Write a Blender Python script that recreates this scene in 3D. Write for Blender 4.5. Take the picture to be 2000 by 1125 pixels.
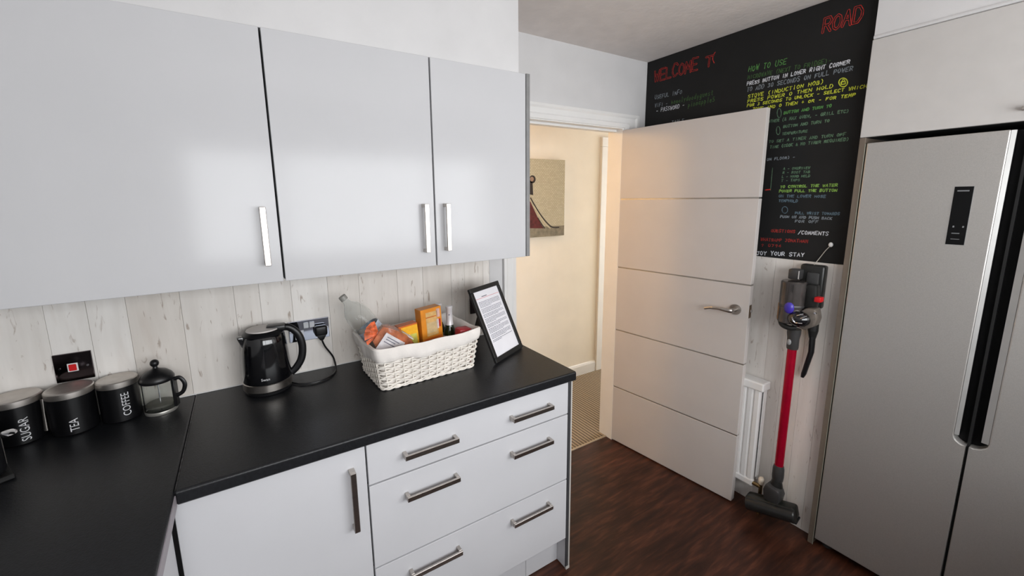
import bpy, bmesh, math, random
from mathutils import Vector, Matrix
random.seed(7)
for o in list(bpy.data.objects): bpy.data.objects.remove(o)
SC = bpy.context.scene
COL = SC.collection

# ------------------------------------------------------------------ camera
CAM = Vector((-1.07112, -1.76894, 1.59638))
RT = Vector((0.85160873, -0.52400783, -0.01335513))
UP = Vector((0.1000546, 0.13749173, 0.9854365))
FW = Vector((0.51454023, 0.84054257, -0.16951855))
FPX, PU, PV = 806.465, -29.3246, -34.3787
cd = bpy.data.cameras.new('camera'); cam = bpy.data.objects.new('camera', cd); COL.objects.link(cam)
cd.sensor_width = 36.0; cd.sensor_fit = 'HORIZONTAL'; cd.lens = FPX / 2000 * 36
cd.shift_x = -PU / 2000; cd.shift_y = PV / 2000; cd.clip_start = .02
m3 = Matrix((RT, UP, -FW)).transposed()
cam.matrix_world = Matrix.Translation(CAM) @ m3.to_4x4()
SC.camera = cam

# ------------------------------------------------------------------ world, daylight, exposure
w = bpy.data.worlds.new('world'); SC.world = w; w.use_nodes = True
w.node_tree.nodes['Background'].inputs[0].default_value = (.86, .93, 1, 1)
w.node_tree.nodes['Background'].inputs[1].default_value = 1.0
def area(name, loc, rot, sx, sy, power, col):
    l = bpy.data.lights.new(name, 'AREA'); l.shape = 'RECTANGLE'; l.size = sx; l.size_y = sy
    l.energy = power; l.color = col
    o = bpy.data.objects.new(name, l); COL.objects.link(o); o.location = loc; o.rotation_euler = rot
    return o
area('kitchen_window_daylight', (-.05, -2.69, 1.57), (math.pi/2, 0, 0), 2.7, .86, 62, (.97, .985, 1))
area('hall_glass_daylight', (3.3, .5, 1.3), (0, math.pi/2, 0), 1.7, .7, 36, (.93, .97, 1))
SC.view_settings.view_transform = 'Standard'; SC.view_settings.look = 'None'
SC.view_settings.exposure = -0.02; SC.view_settings.gamma = 1.0; SC.view_settings.use_curve_mapping = False

# ------------------------------------------------------------------ helpers
def at(u, v, axis, val):
    """point where the sight line through photo pixel (u, v) meets the plane axis = val"""
    d = RT * ((u - 1000 - PU) / FPX) + UP * (-(v - 562.5 - PV) / FPX) + FW
    return CAM + d * ((val - CAM[axis]) / d[axis])

def lin(c):
    return tuple(((x/255)/12.92 if x/255 <= .04045 else ((x/255+.055)/1.055)**2.4) for x in c) + (1,)

MATS = {}
def mat(name, col, rough=.5, metal=0, spec=.5, noise=0, nscale=20, bump=0, bscale=200, stretch=(1,1,1), coat=0, trans=0, ior=1.45, alpha=1):
    if name in MATS: return MATS[name]
    m = bpy.data.materials.new(name); m.use_nodes = True; MATS[name] = m
    nt = m.node_tree; b = nt.nodes['Principled BSDF']
    b.inputs['Base Color'].default_value = lin(col); b.inputs['Roughness'].default_value = rough
    b.inputs['Metallic'].default_value = metal; b.inputs['Specular IOR Level'].default_value = spec
    b.inputs['Coat Weight'].default_value = coat; b.inputs['Coat Roughness'].default_value = .05
    b.inputs['Transmission Weight'].default_value = trans; b.inputs['IOR'].default_value = ior
    b.inputs['Alpha'].default_value = alpha
    tc = nt.nodes.new('ShaderNodeTexCoord'); mp = nt.nodes.new('ShaderNodeMapping')
    mp.inputs['Scale'].default_value = stretch
    nt.links.new(tc.outputs['Object'], mp.inputs[0])
    if noise:
        n = nt.nodes.new('ShaderNodeTexNoise'); n.inputs['Scale'].default_value = nscale; n.inputs['Detail'].default_value = 5
        nt.links.new(mp.outputs[0], n.inputs[0])
        r = nt.nodes.new('ShaderNodeValToRGB')
        r.color_ramp.elements[0].position = .3; r.color_ramp.elements[1].position = .7
        r.color_ramp.elements[0].color = lin([x*(1-noise) for x in col]); r.color_ramp.elements[1].color = lin([min(255, x*(1+noise)) for x in col])
        nt.links.new(n.outputs[0], r.inputs[0]); nt.links.new(r.outputs[0], b.inputs['Base Color'])
    if bump:
        n2 = nt.nodes.new('ShaderNodeTexNoise'); n2.inputs['Scale'].default_value = bscale; n2.inputs['Detail'].default_value = 3
        nt.links.new(mp.outputs[0], n2.inputs[0])
        bp = nt.nodes.new('ShaderNodeBump'); bp.inputs['Strength'].default_value = bump; bp.inputs['Distance'].default_value = .002
        nt.links.new(n2.outputs[0], bp.inputs['Height']); nt.links.new(bp.outputs[0], b.inputs['Normal'])
    return m

def mat_wood_paper():
    """pale printed wood planks: vertical grain, brown knots and scratches"""
    m = bpy.data.materials.new('pale_plank_print'); m.use_nodes = True
    nt = m.node_tree; N = nt.nodes.new; L = nt.links.new; b = nt.nodes['Principled BSDF']; b.inputs['Roughness'].default_value = .55
    tc = N('ShaderNodeTexCoord'); oi = N('ShaderNodeObjectInfo')
    add = N('ShaderNodeVectorMath'); add.operation = 'ADD'
    sc = N('ShaderNodeVectorMath'); sc.operation = 'SCALE'; sc.inputs[0].default_value = (13, 7, 29)
    L(oi.outputs['Random'], sc.inputs['Scale']); L(tc.outputs['Object'], add.inputs[0]); L(sc.outputs[0], add.inputs[1])
    def noise(scl, s, det=4, dist=0):
        mp = N('ShaderNodeMapping'); mp.inputs['Scale'].default_value = scl; L(add.outputs[0], mp.inputs[0])
        n = N('ShaderNodeTexNoise'); n.inputs['Scale'].default_value = s; n.inputs['Detail'].default_value = det; n.inputs['Distortion'].default_value = dist
        L(mp.outputs[0], n.inputs[0]); return n.outputs[0]
    def ramp(f, p0, c0, p1, c1):
        r = N('ShaderNodeValToRGB'); e = r.color_ramp.elements
        e[0].position = p0; e[0].color = c0; e[1].position = p1; e[1].color = c1; L(f, r.inputs[0]); return r.outputs[0]
    def mix(f, a, bb):
        x = N('ShaderNodeMix'); x.data_type = 'RGBA'; L(f, x.inputs[0]); L(a, x.inputs[6]); L(bb, x.inputs[7]); return x.outputs[2]
    base = ramp(noise((10, 10, 1), 3), .3, lin((230, 226, 221)), .7, lin((243, 240, 236)))
    tone = N('ShaderNodeMix'); tone.data_type = 'RGBA'; tone.blend_type = 'MULTIPLY'; tone.inputs[0].default_value = 1
    tr = ramp(oi.outputs['Random'], .0, lin((240, 236, 232)), 1.0, lin((255, 255, 255)))
    L(base, tone.inputs[6]); L(tr, tone.inputs[7])
    brown = N('ShaderNodeRGB'); brown.outputs[0].default_value = lin((150, 128, 112))
    scr = ramp(noise((22, 22, 5), 2.6, 7, 1.2), .64, (0,0,0,1), .73, (.75,.75,.75,1))
    c1 = mix(scr, tone.outputs[2], brown.outputs[0])
    kn = ramp(noise((8, 8, 1.6), 1.5, 4, .4), .6, (0,0,0,1), .8, (.5,.5,.5,1))
    brown2 = N('ShaderNodeRGB'); brown2.outputs[0].default_value = lin((196, 182, 170))
    L(mix(kn, c1, brown2.outputs[0]), b.inputs['Base Color'])
    bp = N('ShaderNodeBump'); bp.inputs['Strength'].default_value = .15; bp.inputs['Distance'].default_value = .001
    L(noise((40, 40, 2), 4), bp.inputs['Height']); L(bp.outputs[0], b.inputs['Normal'])
    return m

def mat_floor():
    m = bpy.data.materials.new('dark_wood_vinyl'); m.use_nodes = True
    nt = m.node_tree; N = nt.nodes.new; L = nt.links.new; b = nt.nodes['Principled BSDF']
    b.inputs['Roughness'].default_value = .42; b.inputs['Specular IOR Level'].default_value = .35
    tc = N('ShaderNodeTexCoord')
    def noise(scl, s, det=5, dist=0):
        mp = N('ShaderNodeMapping'); mp.inputs['Scale'].default_value = scl; L(tc.outputs['Object'], mp.inputs[0])
        n = N('ShaderNodeTexNoise'); n.inputs['Scale'].default_value = s; n.inputs['Detail'].default_value = det; n.inputs['Distortion'].default_value = dist
        L(mp.outputs[0], n.inputs[0]); return n.outputs[0]
    r = N('ShaderNodeValToRGB'); e = r.color_ramp.elements
    e[0].position = .3; e[0].color = lin((52, 29, 20)); e[1].position = .75; e[1].color = lin((104, 60, 42))
    k = e.new(.52); k.color = lin((72, 40, 27))
    L(noise((2.2, 16, 1), 3.2, 8, .5), r.inputs[0])
    r2 = N('ShaderNodeValToRGB'); e = r2.color_ramp.elements
    e[0].position = .35; e[0].color = lin((175, 170, 165)); e[1].position = .65; e[1].color = (1, 1, 1, 1)
    L(noise((1.2, 5, 1), 2.5), r2.inputs[0])
    x = N('ShaderNodeMix'); x.data_type = 'RGBA'; x.blend_type = 'MULTIPLY'; x.inputs[0].default_value = 1
    L(r.outputs[0], x.inputs[6]); L(r2.outputs[0], x.inputs[7]); L(x.outputs[2], b.inputs['Base Color'])
    bp = N('ShaderNodeBump'); bp.inputs['Strength'].default_value = .25; bp.inputs['Distance'].default_value = .001
    L(noise((6, 60, 1), 5), bp.inputs['Height']); L(bp.outputs[0], b.inputs['Normal'])
    return m

def mat_sisal():
    m = bpy.data.materials.new('ribbed_sisal'); m.use_nodes = True
    nt = m.node_tree; N = nt.nodes.new; L = nt.links.new; b = nt.nodes['Principled BSDF']; b.inputs['Roughness'].default_value = .95
    tc = N('ShaderNodeTexCoord')
    def wave(d, s):
        n = N('ShaderNodeTexWave'); n.bands_direction = d; n.inputs['Scale'].default_value = s; n.inputs['Distortion'].default_value = .6
        n.inputs['Detail Scale'].default_value = 3
        L(tc.outputs['Object'], n.inputs[0]); return n.outputs[1]
    a = wave('X', 13); c = wave('Y', 26)
    mu = N('ShaderNodeMath'); mu.operation = 'MULTIPLY_ADD'; L(c, mu.inputs[0]); mu.inputs[1].default_value = .2; L(a, mu.inputs[2])
    r = N('ShaderNodeValToRGB'); e = r.color_ramp.elements
    e[0].position = .1; e[0].color = lin((74, 63, 50)); e[1].position = .9; e[1].color = lin((150, 133, 108))
    L(mu.outputs[0], r.inputs[0]); L(r.outputs[0], b.inputs['Base Color'])
    bp = N('ShaderNodeBump'); bp.inputs['Strength'].default_value = .8; bp.inputs['Distance'].default_value = .003
    L(mu.outputs[0], bp.inputs['Height']); L(bp.outputs[0], b.inputs['Normal'])
    return m

def mat_brick_print():
    m = bpy.data.materials.new('pale_brick_print'); m.use_nodes = True
    nt = m.node_tree; N = nt.nodes.new; L = nt.links.new; b = nt.nodes['Principled BSDF']; b.inputs['Roughness'].default_value = .8
    tc = N('ShaderNodeTexCoord'); mp = N('ShaderNodeMapping'); mp.inputs['Rotation'].default_value = (math.pi/2, 0, 0)
    L(tc.outputs['Object'], mp.inputs[0])
    br = N('ShaderNodeTexBrick'); L(mp.outputs[0], br.inputs[0])
    br.inputs['Color1'].default_value = lin((196, 188, 162)); br.inputs['Color2'].default_value = lin((184, 174, 148)); br.inputs['Mortar'].default_value = lin((160, 150, 126))
    br.inputs['Scale'].default_value = 22; br.inputs['Mortar Size'].default_value = .03
    L(br.outputs[0], b.inputs['Base Color'])
    return m

WHITE_GLOSS = mat('white_gloss_door', (195, 195, 197), .14, spec=.3, noise=.008, nscale=3)
WHITE_BASE = mat('white_satin_front', (204, 204, 207), .32, noise=.01, nscale=4)
CARCASS = mat('grey_carcass', (48, 50, 50), .6, noise=.05)
GREYEDGE = mat('grey_edging', (128, 128, 128), .4, noise=.04, nscale=30)
DARKEDGE = mat('dark_edging', (62, 62, 64), .45, noise=.04)
STEEL = mat('brushed_steel', (186, 180, 174), .28, metal=1, noise=.05, nscale=60, stretch=(1, 1, 12))
CHROME = mat('chrome', (205, 206, 210), .08, metal=1, noise=.02)
WORKTOP = mat('black_laminate', (21, 22, 25), .38, spec=.5, noise=.25, nscale=120, bump=.25, bscale=260)
WALLWHITE = mat('white_emulsion', (207, 206, 206), .85, noise=.015, nscale=6, bump=.12, bscale=90)
CEIL = mat('textured_ceiling', (219, 212, 208), .9, noise=.02, nscale=12, bump=.6, bscale=45)
HALLPAINT = mat('cream_hall_paint', (234, 226, 212), .85, noise=.015, nscale=5, bump=.1, bscale=80)
TRIMWHITE = mat('white_gloss_paint', (228, 227, 225), .35, noise=.01, nscale=8)
DOORWHITE = mat('white_door_paint', (192, 186, 182), .5, noise=.012, nscale=5)
ALU = mat('satin_aluminium', (176, 172, 166), .35, metal=.9, noise=.04)
BOARD = mat('chalkboard_paint', (17, 17, 17), .8, noise=.15, nscale=9)
BLACKPL = mat('black_plastic', (18, 18, 20), .35, noise=.1)
BLACKGLOSS = mat('black_gloss', (9, 9, 12), .1, spec=.6, noise=.1, coat=.5)
BLACKMATTE = mat('black_matte', (20, 20, 20), .6, noise=.15)
GREYPL = mat('grey_plastic', (66, 65, 65), .35, metal=.3, noise=.06)
DARKPL = mat('charcoal_plastic', (38, 38, 37), .3, metal=.2, noise=.1)
WHITEPL = mat('white_plastic', (228, 228, 228), .35, noise=.01)
WHITETXT = mat('white_print', (215, 215, 218), .7, noise=.02)
FRIDGE = mat('silver_fridge', (184, 181, 177), .38, metal=.64, noise=.025, nscale=380, bump=.05, bscale=500)
FRIDGELIP = mat('silver_lip', (176, 175, 173), .42, metal=.6, noise=.02)
TAUPE = mat('taupe_panel_edge', (106, 95, 84), .5, noise=.05, nscale=15)
PLANK = mat_wood_paper(); FLOOR = mat_floor(); SISAL = mat_sisal(); BRICKP = mat_brick_print()
WICKER = mat('white_wicker', (240, 234, 225), .6, noise=.06, nscale=60)
CLOTH = mat('cream_cloth', (236, 230, 224), .9, noise=.02, nscale=14, bump=.3, bscale=120)
GLASS = mat('clear_glass', (250, 252, 251), .02, trans=1, ior=1.1, noise=.01)
PET = mat('clear_plastic', (250, 252, 252), .03, trans=1, ior=1.18, noise=.01)
GREENGL = mat('green_bottle_glass', (20, 40, 18), .08, spec=.7, noise=.15)
RED = mat('red_anodised', (178, 12, 46), .25, metal=.5, noise=.05)
PAPER = mat('white_paper', (236, 235, 240), .7, noise=.008)
INK = mat('grey_ink', (120, 120, 132), .8, noise=.1)
def chalk(n, c): return mat('chalk_' + n, [x*.92 for x in c], .9, noise=.22, nscale=90)

# ---- bmesh shapes
def BM(): return bmesh.new()
def box(bm, x0, x1, y0, y1, z0, z1, bev=0, seg=2, M=None):
    x0, x1 = sorted((x0, x1)); y0, y1 = sorted((y0, y1)); z0, z1 = sorted((z0, z1))
    t = bmesh.new()
    v = [t.verts.new((x, y, z)) for x in (x0, x1) for y in (y0, y1) for z in (z0, z1)]
    for f in ((0,1,3,2), (4,6,7,5), (0,4,5,1), (2,3,7,6), (0,2,6,4), (1,5,7,3)): t.faces.new([v[i] for i in f])
    if bev: bmesh.ops.bevel(t, geom=t.edges[:], offset=bev, segments=seg, affect='EDGES', profile=.5)
    merge(bm, t, M); return bm
def merge(bm, t, M=None):
    if M is not None: bmesh.ops.transform(t, matrix=M, verts=t.verts)
    me = bpy.data.meshes.new('tmp'); t.to_mesh(me); t.free(); bm.from_mesh(me); bpy.data.meshes.remove(me)
def lathe(bm, prof, n=32, M=None, caps=True):
    """prof: list of (r, z)"""
    t = bmesh.new(); rings = []
    for r, z in prof:
        rings.append([t.verts.new((r*math.cos(2*math.pi*i/n), r*math.sin(2*math.pi*i/n), z)) for i in range(n)])
    for a, b in zip(rings, rings[1:]):
        for i in range(n): t.faces.new((a[i], a[(i+1) % n], b[(i+1) % n], b[i]))
    if caps:
        t.faces.new(rings[0][::-1]); t.faces.new(rings[-1])
    bmesh.ops.recalc_face_normals(t, faces=t.faces)
    merge(bm, t, M); return bm
def cyl(bm, p0, p1, r0, r1=None, n=20):
    p0, p1 = Vector(p0), Vector(p1); d = p1 - p0
    M = Matrix.Translation(p0) @ d.to_track_quat('Z', 'Y').to_matrix().to_4x4()
    lathe(bm, [(r0, 0), (r0 if r1 is None else r1, d.length)], n, M); return bm
def tube(bm, pts, r, n=8, close=False, flat=1.0):
    pts = [Vector(p) for p in pts]; t = bmesh.new(); rings = []; k = len(pts)
    prev = None
    for i, p in enumerate(pts):
        a = pts[(i-1) % k] if (close or i) else p; c = pts[(i+1) % k] if (close or i < k-1) else p
        d = (c - a).normalized()
        if prev is None:
            ref = Vector((0, 0, 1)) if abs(d.z) < .9 else Vector((1, 0, 0)); s = d.cross(ref).normalized()
        else: s = (prev - d * prev.dot(d)).normalized()
        prev = s; u = d.cross(s)
        rr = r[i] if isinstance(r, (list, tuple)) else r
        rings.append([t.verts.new(p + (s*math.cos(2*math.pi*j/n)*flat + u*math.sin(2*math.pi*j/n))*rr) for j in range(n)])
    seq = list(zip(rings, rings[1:])) + ([(rings[-1], rings[0])] if close else [])
    for a, b in seq:
        for j in range(n): t.faces.new((a[j], a[(j+1) % n], b[(j+1) % n], b[j]))
    if not close: t.faces.new(rings[0][::-1]); t.faces.new(rings[-1])
    bmesh.ops.recalc_face_normals(t, faces=t.faces)
    merge(bm, t); return bm
def prism(bm, poly, axis, a, b, bev=0, M=None):
    """extrude a 2D polygon along an axis; poly coords are the other two axes in x,y,z order"""
    t = bmesh.new()
    def P(p, h):
        return {0: (h, p[0], p[1]), 1: (p[0], h, p[1]), 2: (p[0], p[1], h)}[axis]
    A = [t.verts.new(P(p, a)) for p in poly]; B = [t.verts.new(P(p, b)) for p in poly]
    n = len(poly); t.faces.new(A); t.faces.new(B[::-1])
    for i in range(n): t.faces.new((A[i], B[i], B[(i+1) % n], A[(i+1) % n]))
    bmesh.ops.recalc_face_normals(t, faces=t.faces)
    if bev:
        es = [e for e in t.edges if len(e.link_faces) == 2 and e.calc_face_angle(0) > .6]
        bmesh.ops.bevel(t, geom=es, offset=bev, segments=2, affect='EDGES', profile=.5)
    merge(bm, t, M); return bm
def ellipsoid(bm, c, rx, ry, rz, M=None, seg=20):
    t = bmesh.new(); bmesh.ops.create_uvsphere(t, u_segments=seg, v_segments=seg//2, radius=1)
    bmesh.ops.transform(t, matrix=Matrix.Translation(c) @ Matrix.Diagonal((rx, ry, rz, 1)), verts=t.verts); merge(bm, t, M); return bm
def smooth_path(pts, n=8):
    pts = [Vector(p) for p in pts]; out = []
    P = [pts[0]] + pts + [pts[-1]]
    for i in range(1, len(P)-2):
        a, b, c, d = P[i-1:i+3]
        for j in range(n):
            t = j/n
            out.append(.5*((2*b) + (c-a)*t + (2*a-5*b+4*c-d)*t*t + (3*b-a-3*c+d)*t**3))
    return out + [pts[-1]]

ROOTLOC = {}
def obj(name, bm, m, parent=None, local=False, smooth=False):
    me = bpy.data.meshes.new(name)
    off = Vector((0, 0, 0)); loc = None
    if parent is not None:
        r = parent
        while r.parent: r = r.parent
        if not local: off = Vector(ROOTLOC.get(r.name, (0, 0, 0)))
    elif not local and len(bm.verts):
        xs = [v.co for v in bm.verts]
        loc = Vector(((min(v.x for v in xs)+max(v.x for v in xs))/2, (min(v.y for v in xs)+max(v.y for v in xs))/2, min(v.z for v in xs)))
        off = loc
    if off.length: bmesh.ops.translate(bm, verts=bm.verts, vec=-off)
    bm.to_mesh(me); bm.free()
    if smooth:
        for p in me.polygons: p.use_smooth = True
        try: me.set_sharp_from_angle(angle=math.radians(38))
        except Exception: pass
    me.materials.append(m)
    o = bpy.data.objects.new(name, me); COL.objects.link(o)
    if parent is not None: o.parent = parent
    if loc is not None: o.location = loc; ROOTLOC[o.name] = tuple(loc)
    return o
def tag(o, label, cat, group=None):
    o['label'] = label; o['category'] = cat
    if group: o['group'] = group
    return o
def thing(name, label, cat, loc, rot=(0, 0, 0), group=None):
    o = bpy.data.objects.new(name, None); COL.objects.link(o); o.location = loc; o.rotation_euler = rot
    o.empty_display_size = .05; ROOTLOC[o.name] = tuple(loc)
    return tag(o, label, cat, group)
def struct(name, bm, m, parent=None, smooth=False):
    o = obj(name, bm, m, parent, smooth=smooth)
    if parent is None: o['kind'] = 'structure'
    return o
def text_mesh(body, size=1.0, sx=1.0):
    """flat text as a list of verts and faces, x to the right and y up, centred"""
    c = bpy.data.curves.new('txt', 'FONT'); c.body = body; c.size = size; c.align_x = 'CENTER'; c.align_y = 'CENTER'; c.resolution_u = 3
    o = bpy.data.objects.new('txt', c); COL.objects.link(o)
    dg = bpy.context.evaluated_depsgraph_get(); me = bpy.data.meshes.new_from_object(o.evaluated_get(dg))
    vs = [(v.co.x*sx, v.co.y) for v in me.vertices]; fs = [tuple(p.vertices) for p in me.polygons]
    bpy.data.objects.remove(o); bpy.data.curves.remove(c); bpy.data.meshes.remove(me)
    return vs, fs
def text_on(bm, body, size, fn, sx=1.0):
    vs, fs = text_mesh(body, size, sx); V = [bm.verts.new(fn(x, y)) for x, y in vs]
    for f in fs:
        try: bm.faces.new([V[i] for i in f])
        except ValueError: pass
    return bm

# ------------------------------------------------------------------ main dimensions (metres)
ZC = 2.39            # ceiling
XL, XR = -1.89, 1.09 # left wall, chalkboard wall
YF = -2.70           # window wall
HY = .89             # far wall of the hall
CT, CB = .9145, .8773  # worktop top and underside
WT = .11             # wall thickness
DX0, DX1, DH = .13, .891, 1.995   # doorway

# ------------------------------------------------------------------ structure
b = BM(); box(b, XL-.1, XR, YF-.1, .05, -.05, 0); box(b, XR, 1.8, -2.05, -1.08, -.05, 0); struct('floor', b, FLOOR)
b = BM(); box(b, -1.9, 3.4, .055, HY+.1, -.05, .002); struct('floor_hall', b, SISAL)
b = BM(); box(b, DX0-.02, DX1+.03, .043, .057, -.01, .006, .002); struct('trim_1', b, mat('threshold_strip', (176, 160, 138), .4, metal=.4, noise=.04))
b = BM(); box(b, XL-.1, 3.4, YF-.1, HY+.1, ZC, ZC+.06); struct('ceiling', b, CEIL)
b = BM()
box(b, XL-.1, DX0-.03, .003, WT, 0, ZC); box(b, DX0-.03, DX1+.03, .003, WT, DH+.03, ZC); box(b, DX1+.03, XR+.1, .003, WT, 0, ZC)
wb = struct('wall_back', b, WALLWHITE)
b = BM(); box(b, XR+.003, XR+.1, -1.078, .003, 0, ZC); wr = struct('wall_right', b, WALLWHITE)
b = BM(); box(b, 1.76, 1.84, -2.05, -1.08, 0, ZC); box(b, XR+.02, 1.84, -2.12, -2.05, 0, ZC); box(b, XR+.02, XR+.1, YF, -2.12, 0, ZC); struct('wall_recess', b, WALLWHITE)
b = BM(); box(b, XL-.1, XL, YF-.1, .003, 0, ZC); struct('wall_left', b, WALLWHITE)
WX0, WX1, WZ0, WZ1 = -1.42, 1.05, 1.12, 2.02
b = BM(); box(b, XL-.1, XR+.1, YF-.1, YF, 0, WZ0); box(b, XL-.1, XR+.1, YF-.1, YF, WZ1, ZC); box(b, XL-.1, WX0, YF-.1, YF, WZ0, WZ1); box(b, WX1, XR+.1, YF-.1, YF, WZ0, WZ1)
struct('wall_front', b, WALLWHITE)
b = BM()
for x in (WX0, -.8, .45, WX1-.05): box(b, x, x+.05, YF-.06, YF+.02, WZ0, WZ1, .004)
for z in (WZ0, WZ1-.05): box(b, WX0, WX1, YF-.06, YF+.02, z, z+.05, .004)
win = struct('window_1', b, TRIMWHITE)
b = BM(); box(b, WX0-.05, WX1+.05, YF-.02, YF+.10, WZ0-.03, WZ0, .006); struct('window_sill', b, TRIMWHITE, win)
# boxing above the wall cupboards
b = BM(); box(b, XL, -.088, -.345, .003, 2.083, ZC); struct('wall_soffit', b, WALLWHITE)
# hall
b = BM(); box(b, -1.9, 1.70, HY, HY+.1, 0, ZC); box(b, 1.70, 2.5, HY, HY+.1, 2.03, ZC); box(b, 2.5, 3.4, HY, HY+.1, 0, ZC); struct('wall_hall', b, HALLPAINT)
b = BM(); box(b, -1.95, -1.85, .1, HY+.1, 0, ZC); struct('wall_hall_left', b, HALLPAINT)
b = BM(); box(b, 1.19, 3.4, .0, .1, 0, ZC); struct('wall_hall_right', b, HALLPAINT)
b = BM(); prism(b, [(HY, 0), (HY-.016, 0), (HY-.016, .085), (HY-.010, .10), (HY, .105)], 0, -1.85, 1.61); struct('baseboard_hall', b, TRIMWHITE)
b = BM(); box(b, 1.615, 1.70, HY-.022, HY+.02, 0, 2.03, .005); box(b, 1.615, 2.58, HY-.022, HY+.02, 2.03, 2.11, .005); box(b, 1.70, 1.73, HY, HY+.1, 0, 2.03); struct('trim_2', b, TRIMWHITE)
b = BM(); box(b, 1.73, 2.49, HY+.05, HY+.09, .005, 2.02, .003)
d2 = struct('door_2', b, TRIMWHITE)
# door lining and architrave of the kitchen doorway
b = BM()
box(b, DX0-.03, DX0, 0, WT, 0, DH); box(b, DX1, DX1+.03, 0, WT, 0, DH); box(b, DX0-.03, DX1+.03, 0, WT, DH, DH+.03)
box(b, DX0, DX0+.012, .045, .085, 0, DH, .001); box(b, DX0, DX1, .045, .085, DH-.012, DH, .001)
fr = struct('trim_3', b, TRIMWHITE)
def architrave(pts_outer, pts_inner, nm):
    b = BM()
    # stepped profile: (fraction across, depth)
    prof = [(0, 0), (0, .020), (.18, .022), (.3, .015), (.62, .013), (.72, .017), (1, .012), (1, 0)]
    t = bmesh.new(); rows = []
    for o_, i_ in zip(pts_outer, pts_inner):
        rows.append([t.verts.new((o_[0]+(i_[0]-o_[0])*k, .003-dp, o_[1]+(i_[1]-o_[1])*k)) for k, dp in prof])
    for r0, r1 in zip(rows, rows[1:]):
        for i in range(len(prof)-1): t.faces.new((r0[i], r0[i+1], r1[i+1], r1[i]))
    t.faces.new(rows[0]); t.faces.new(rows[-1][::-1])
    bmesh.ops.recalc_face_normals(t, faces=t.faces); merge(b, t); return obj(nm, b, TRIMWHITE, fr)
xo0, xo1, zo = .046, 1.015, 2.075; xi0, xi1, zi = DX0-.006, DX1+.012, DH+.006
architrave([(xo0, 0), (xo0, zo)], [(xi0, 0), (xi0, zi)], 'architrave')
architrave([(xo0, zo), (xo1, zo)], [(xi0, zi), (xi1, zi)], 'architrave')
architrave([(xo1, zo), (xo1, 0)], [(xi1, zi), (xi1, 0)], 'architrave')

# printed planks on the splashback and on the chalkboard wall: every plank its own thin board
xs = [-1.888, -1.755, -1.615, -1.52, -1.424, -1.281, -1.123, -1.042, -.935, -.80, -.676, -.51, -.389, -.247, -.175, -.071, -.034, .043]
for a, c in zip(xs, xs[1:]):
    b = BM(); box(b, a+.0004, c-.0004, -.001-random.random()*.0008, .004, .90, 1.40, .0006, 1)
    o = obj('plank', b, PLANK if c < 0 else WALLWHITE, wb)
ys = [-.004, -.11, -.235, -.33, -.46, -.575, -.69, -.80, -.875, -.955, -1.03, -1.077]
for a, c in zip(ys, ys[1:]):
    b = BM(); box(b, 1.0888-random.random()*.0008, XR+.004, c+.0004, a-.0004, .0005, 1.302, .0006, 1)
    obj('plank', b, PLANK, wr)

# ------------------------------------------------------------------ base units
def bar_handle(parent, c, length, vertical, facing, m=STEEL, sub=None):
    """square D-bar handle; facing: 'y' for fronts facing -y, 'x' for fronts facing -x or +x given as sign"""
    b = BM(); L = length/2; t = .0083
    def bb(u0, u1, v0, v1, d0, d1):
        # u: along bar, v: across, d: distance off the front
        if facing == 'y':
            if vertical: box(b, c[0]+v0, c[0]+v1, c[1]-d0, c[1]-d1, c[2]+u0, c[2]+u1, .0012, 1)
            else: box(b, c[0]+u0, c[0]+u1, c[1]-d0, c[1]-d1, c[2]+v0, c[2]+v1, .0012, 1)
        else:
            if vertical: box(b, c[0]-d0, c[0]-d1, c[1]+v0, c[1]+v1, c[2]+u0, c[2]+u1, .0012, 1)
            else: box(b, c[0]-d0, c[0]-d1, c[1]+u0, c[1]+u1, c[2]+v0, c[2]+v1, .0012, 1)
    bb(-L, L, -t, t, .024, .032); bb(-L, -L+.012, -t, t, 0, .024); bb(L-.012, L, -t, t, 0, .024)
    return obj('handle', b, m, parent)
FY = -.5895
XG = -.8215; XP = -.018
# corner unit with one door
u = thing('base_cabinet', 'white base cabinet with one door and vertical steel handle beside the drawers', 'cabinet', (-1.05, -.3, 0))
b = BM(); box(b, -1.283, XG-.001, -.567, -.002, .145, CB-.001); obj('body', b, CARCASS, u)
b = BM(); box(b, -1.2835, XG-.003, FY, FY+.019, .157, CB-.004, .0015, 2); d = obj('door', b, WHITE_BASE, u); bar_handle(d, (-.868, FY, .716), .195, True, 'y')
b = BM(); box(b, -1.283, XG-.001, -.53, -.515, .003, .145); obj('plinth', b, WHITE_BASE, u)
# drawer unit
u = thing('drawer_cabinet', 'white three-drawer base cabinet with paired steel bar handles', 'cabinet', (-.42, -.3, 0))
b = BM(); box(b, XG+.001, XP-.0005, -.567, -.002, .145, CB-.001); obj('body', b, CARCASS, u)
for z0, z1, hz in ((.7362, CB-.004, .795), (.4417, .7308, .650), (.1575, .4363, .362)):
    b = BM(); box(b, XG+.002, XP-.003, FY, FY+.019, z0, z1, .0015, 2); d = obj('drawer', b, WHITE_BASE, u)
    for hx in (-.617, -.21): bar_handle(d, (hx, FY, hz+.008), .187, False, 'y')
for a, c in ((XG+.001, -.19), (-.188, XP-.001)):
    b = BM(); box(b, a, c, -.53, -.515, .003, .145); obj('plinth', b, WHITE_BASE, u)
u = thing('end_panel', 'white end panel closing the drawer cabinet beside the doorway', 'panel', (-.009, -.3, 0))
b = BM(); box(b, XP, 0, FY+.004, -.002, .004, CB-.001); obj('board', b, WHITE_BASE, u)
b = BM(); box(b, XP, -.0055, FY+.001, FY+.006, .012, CB-.001); obj('edge_band', b, DARKEDGE, u)
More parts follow.
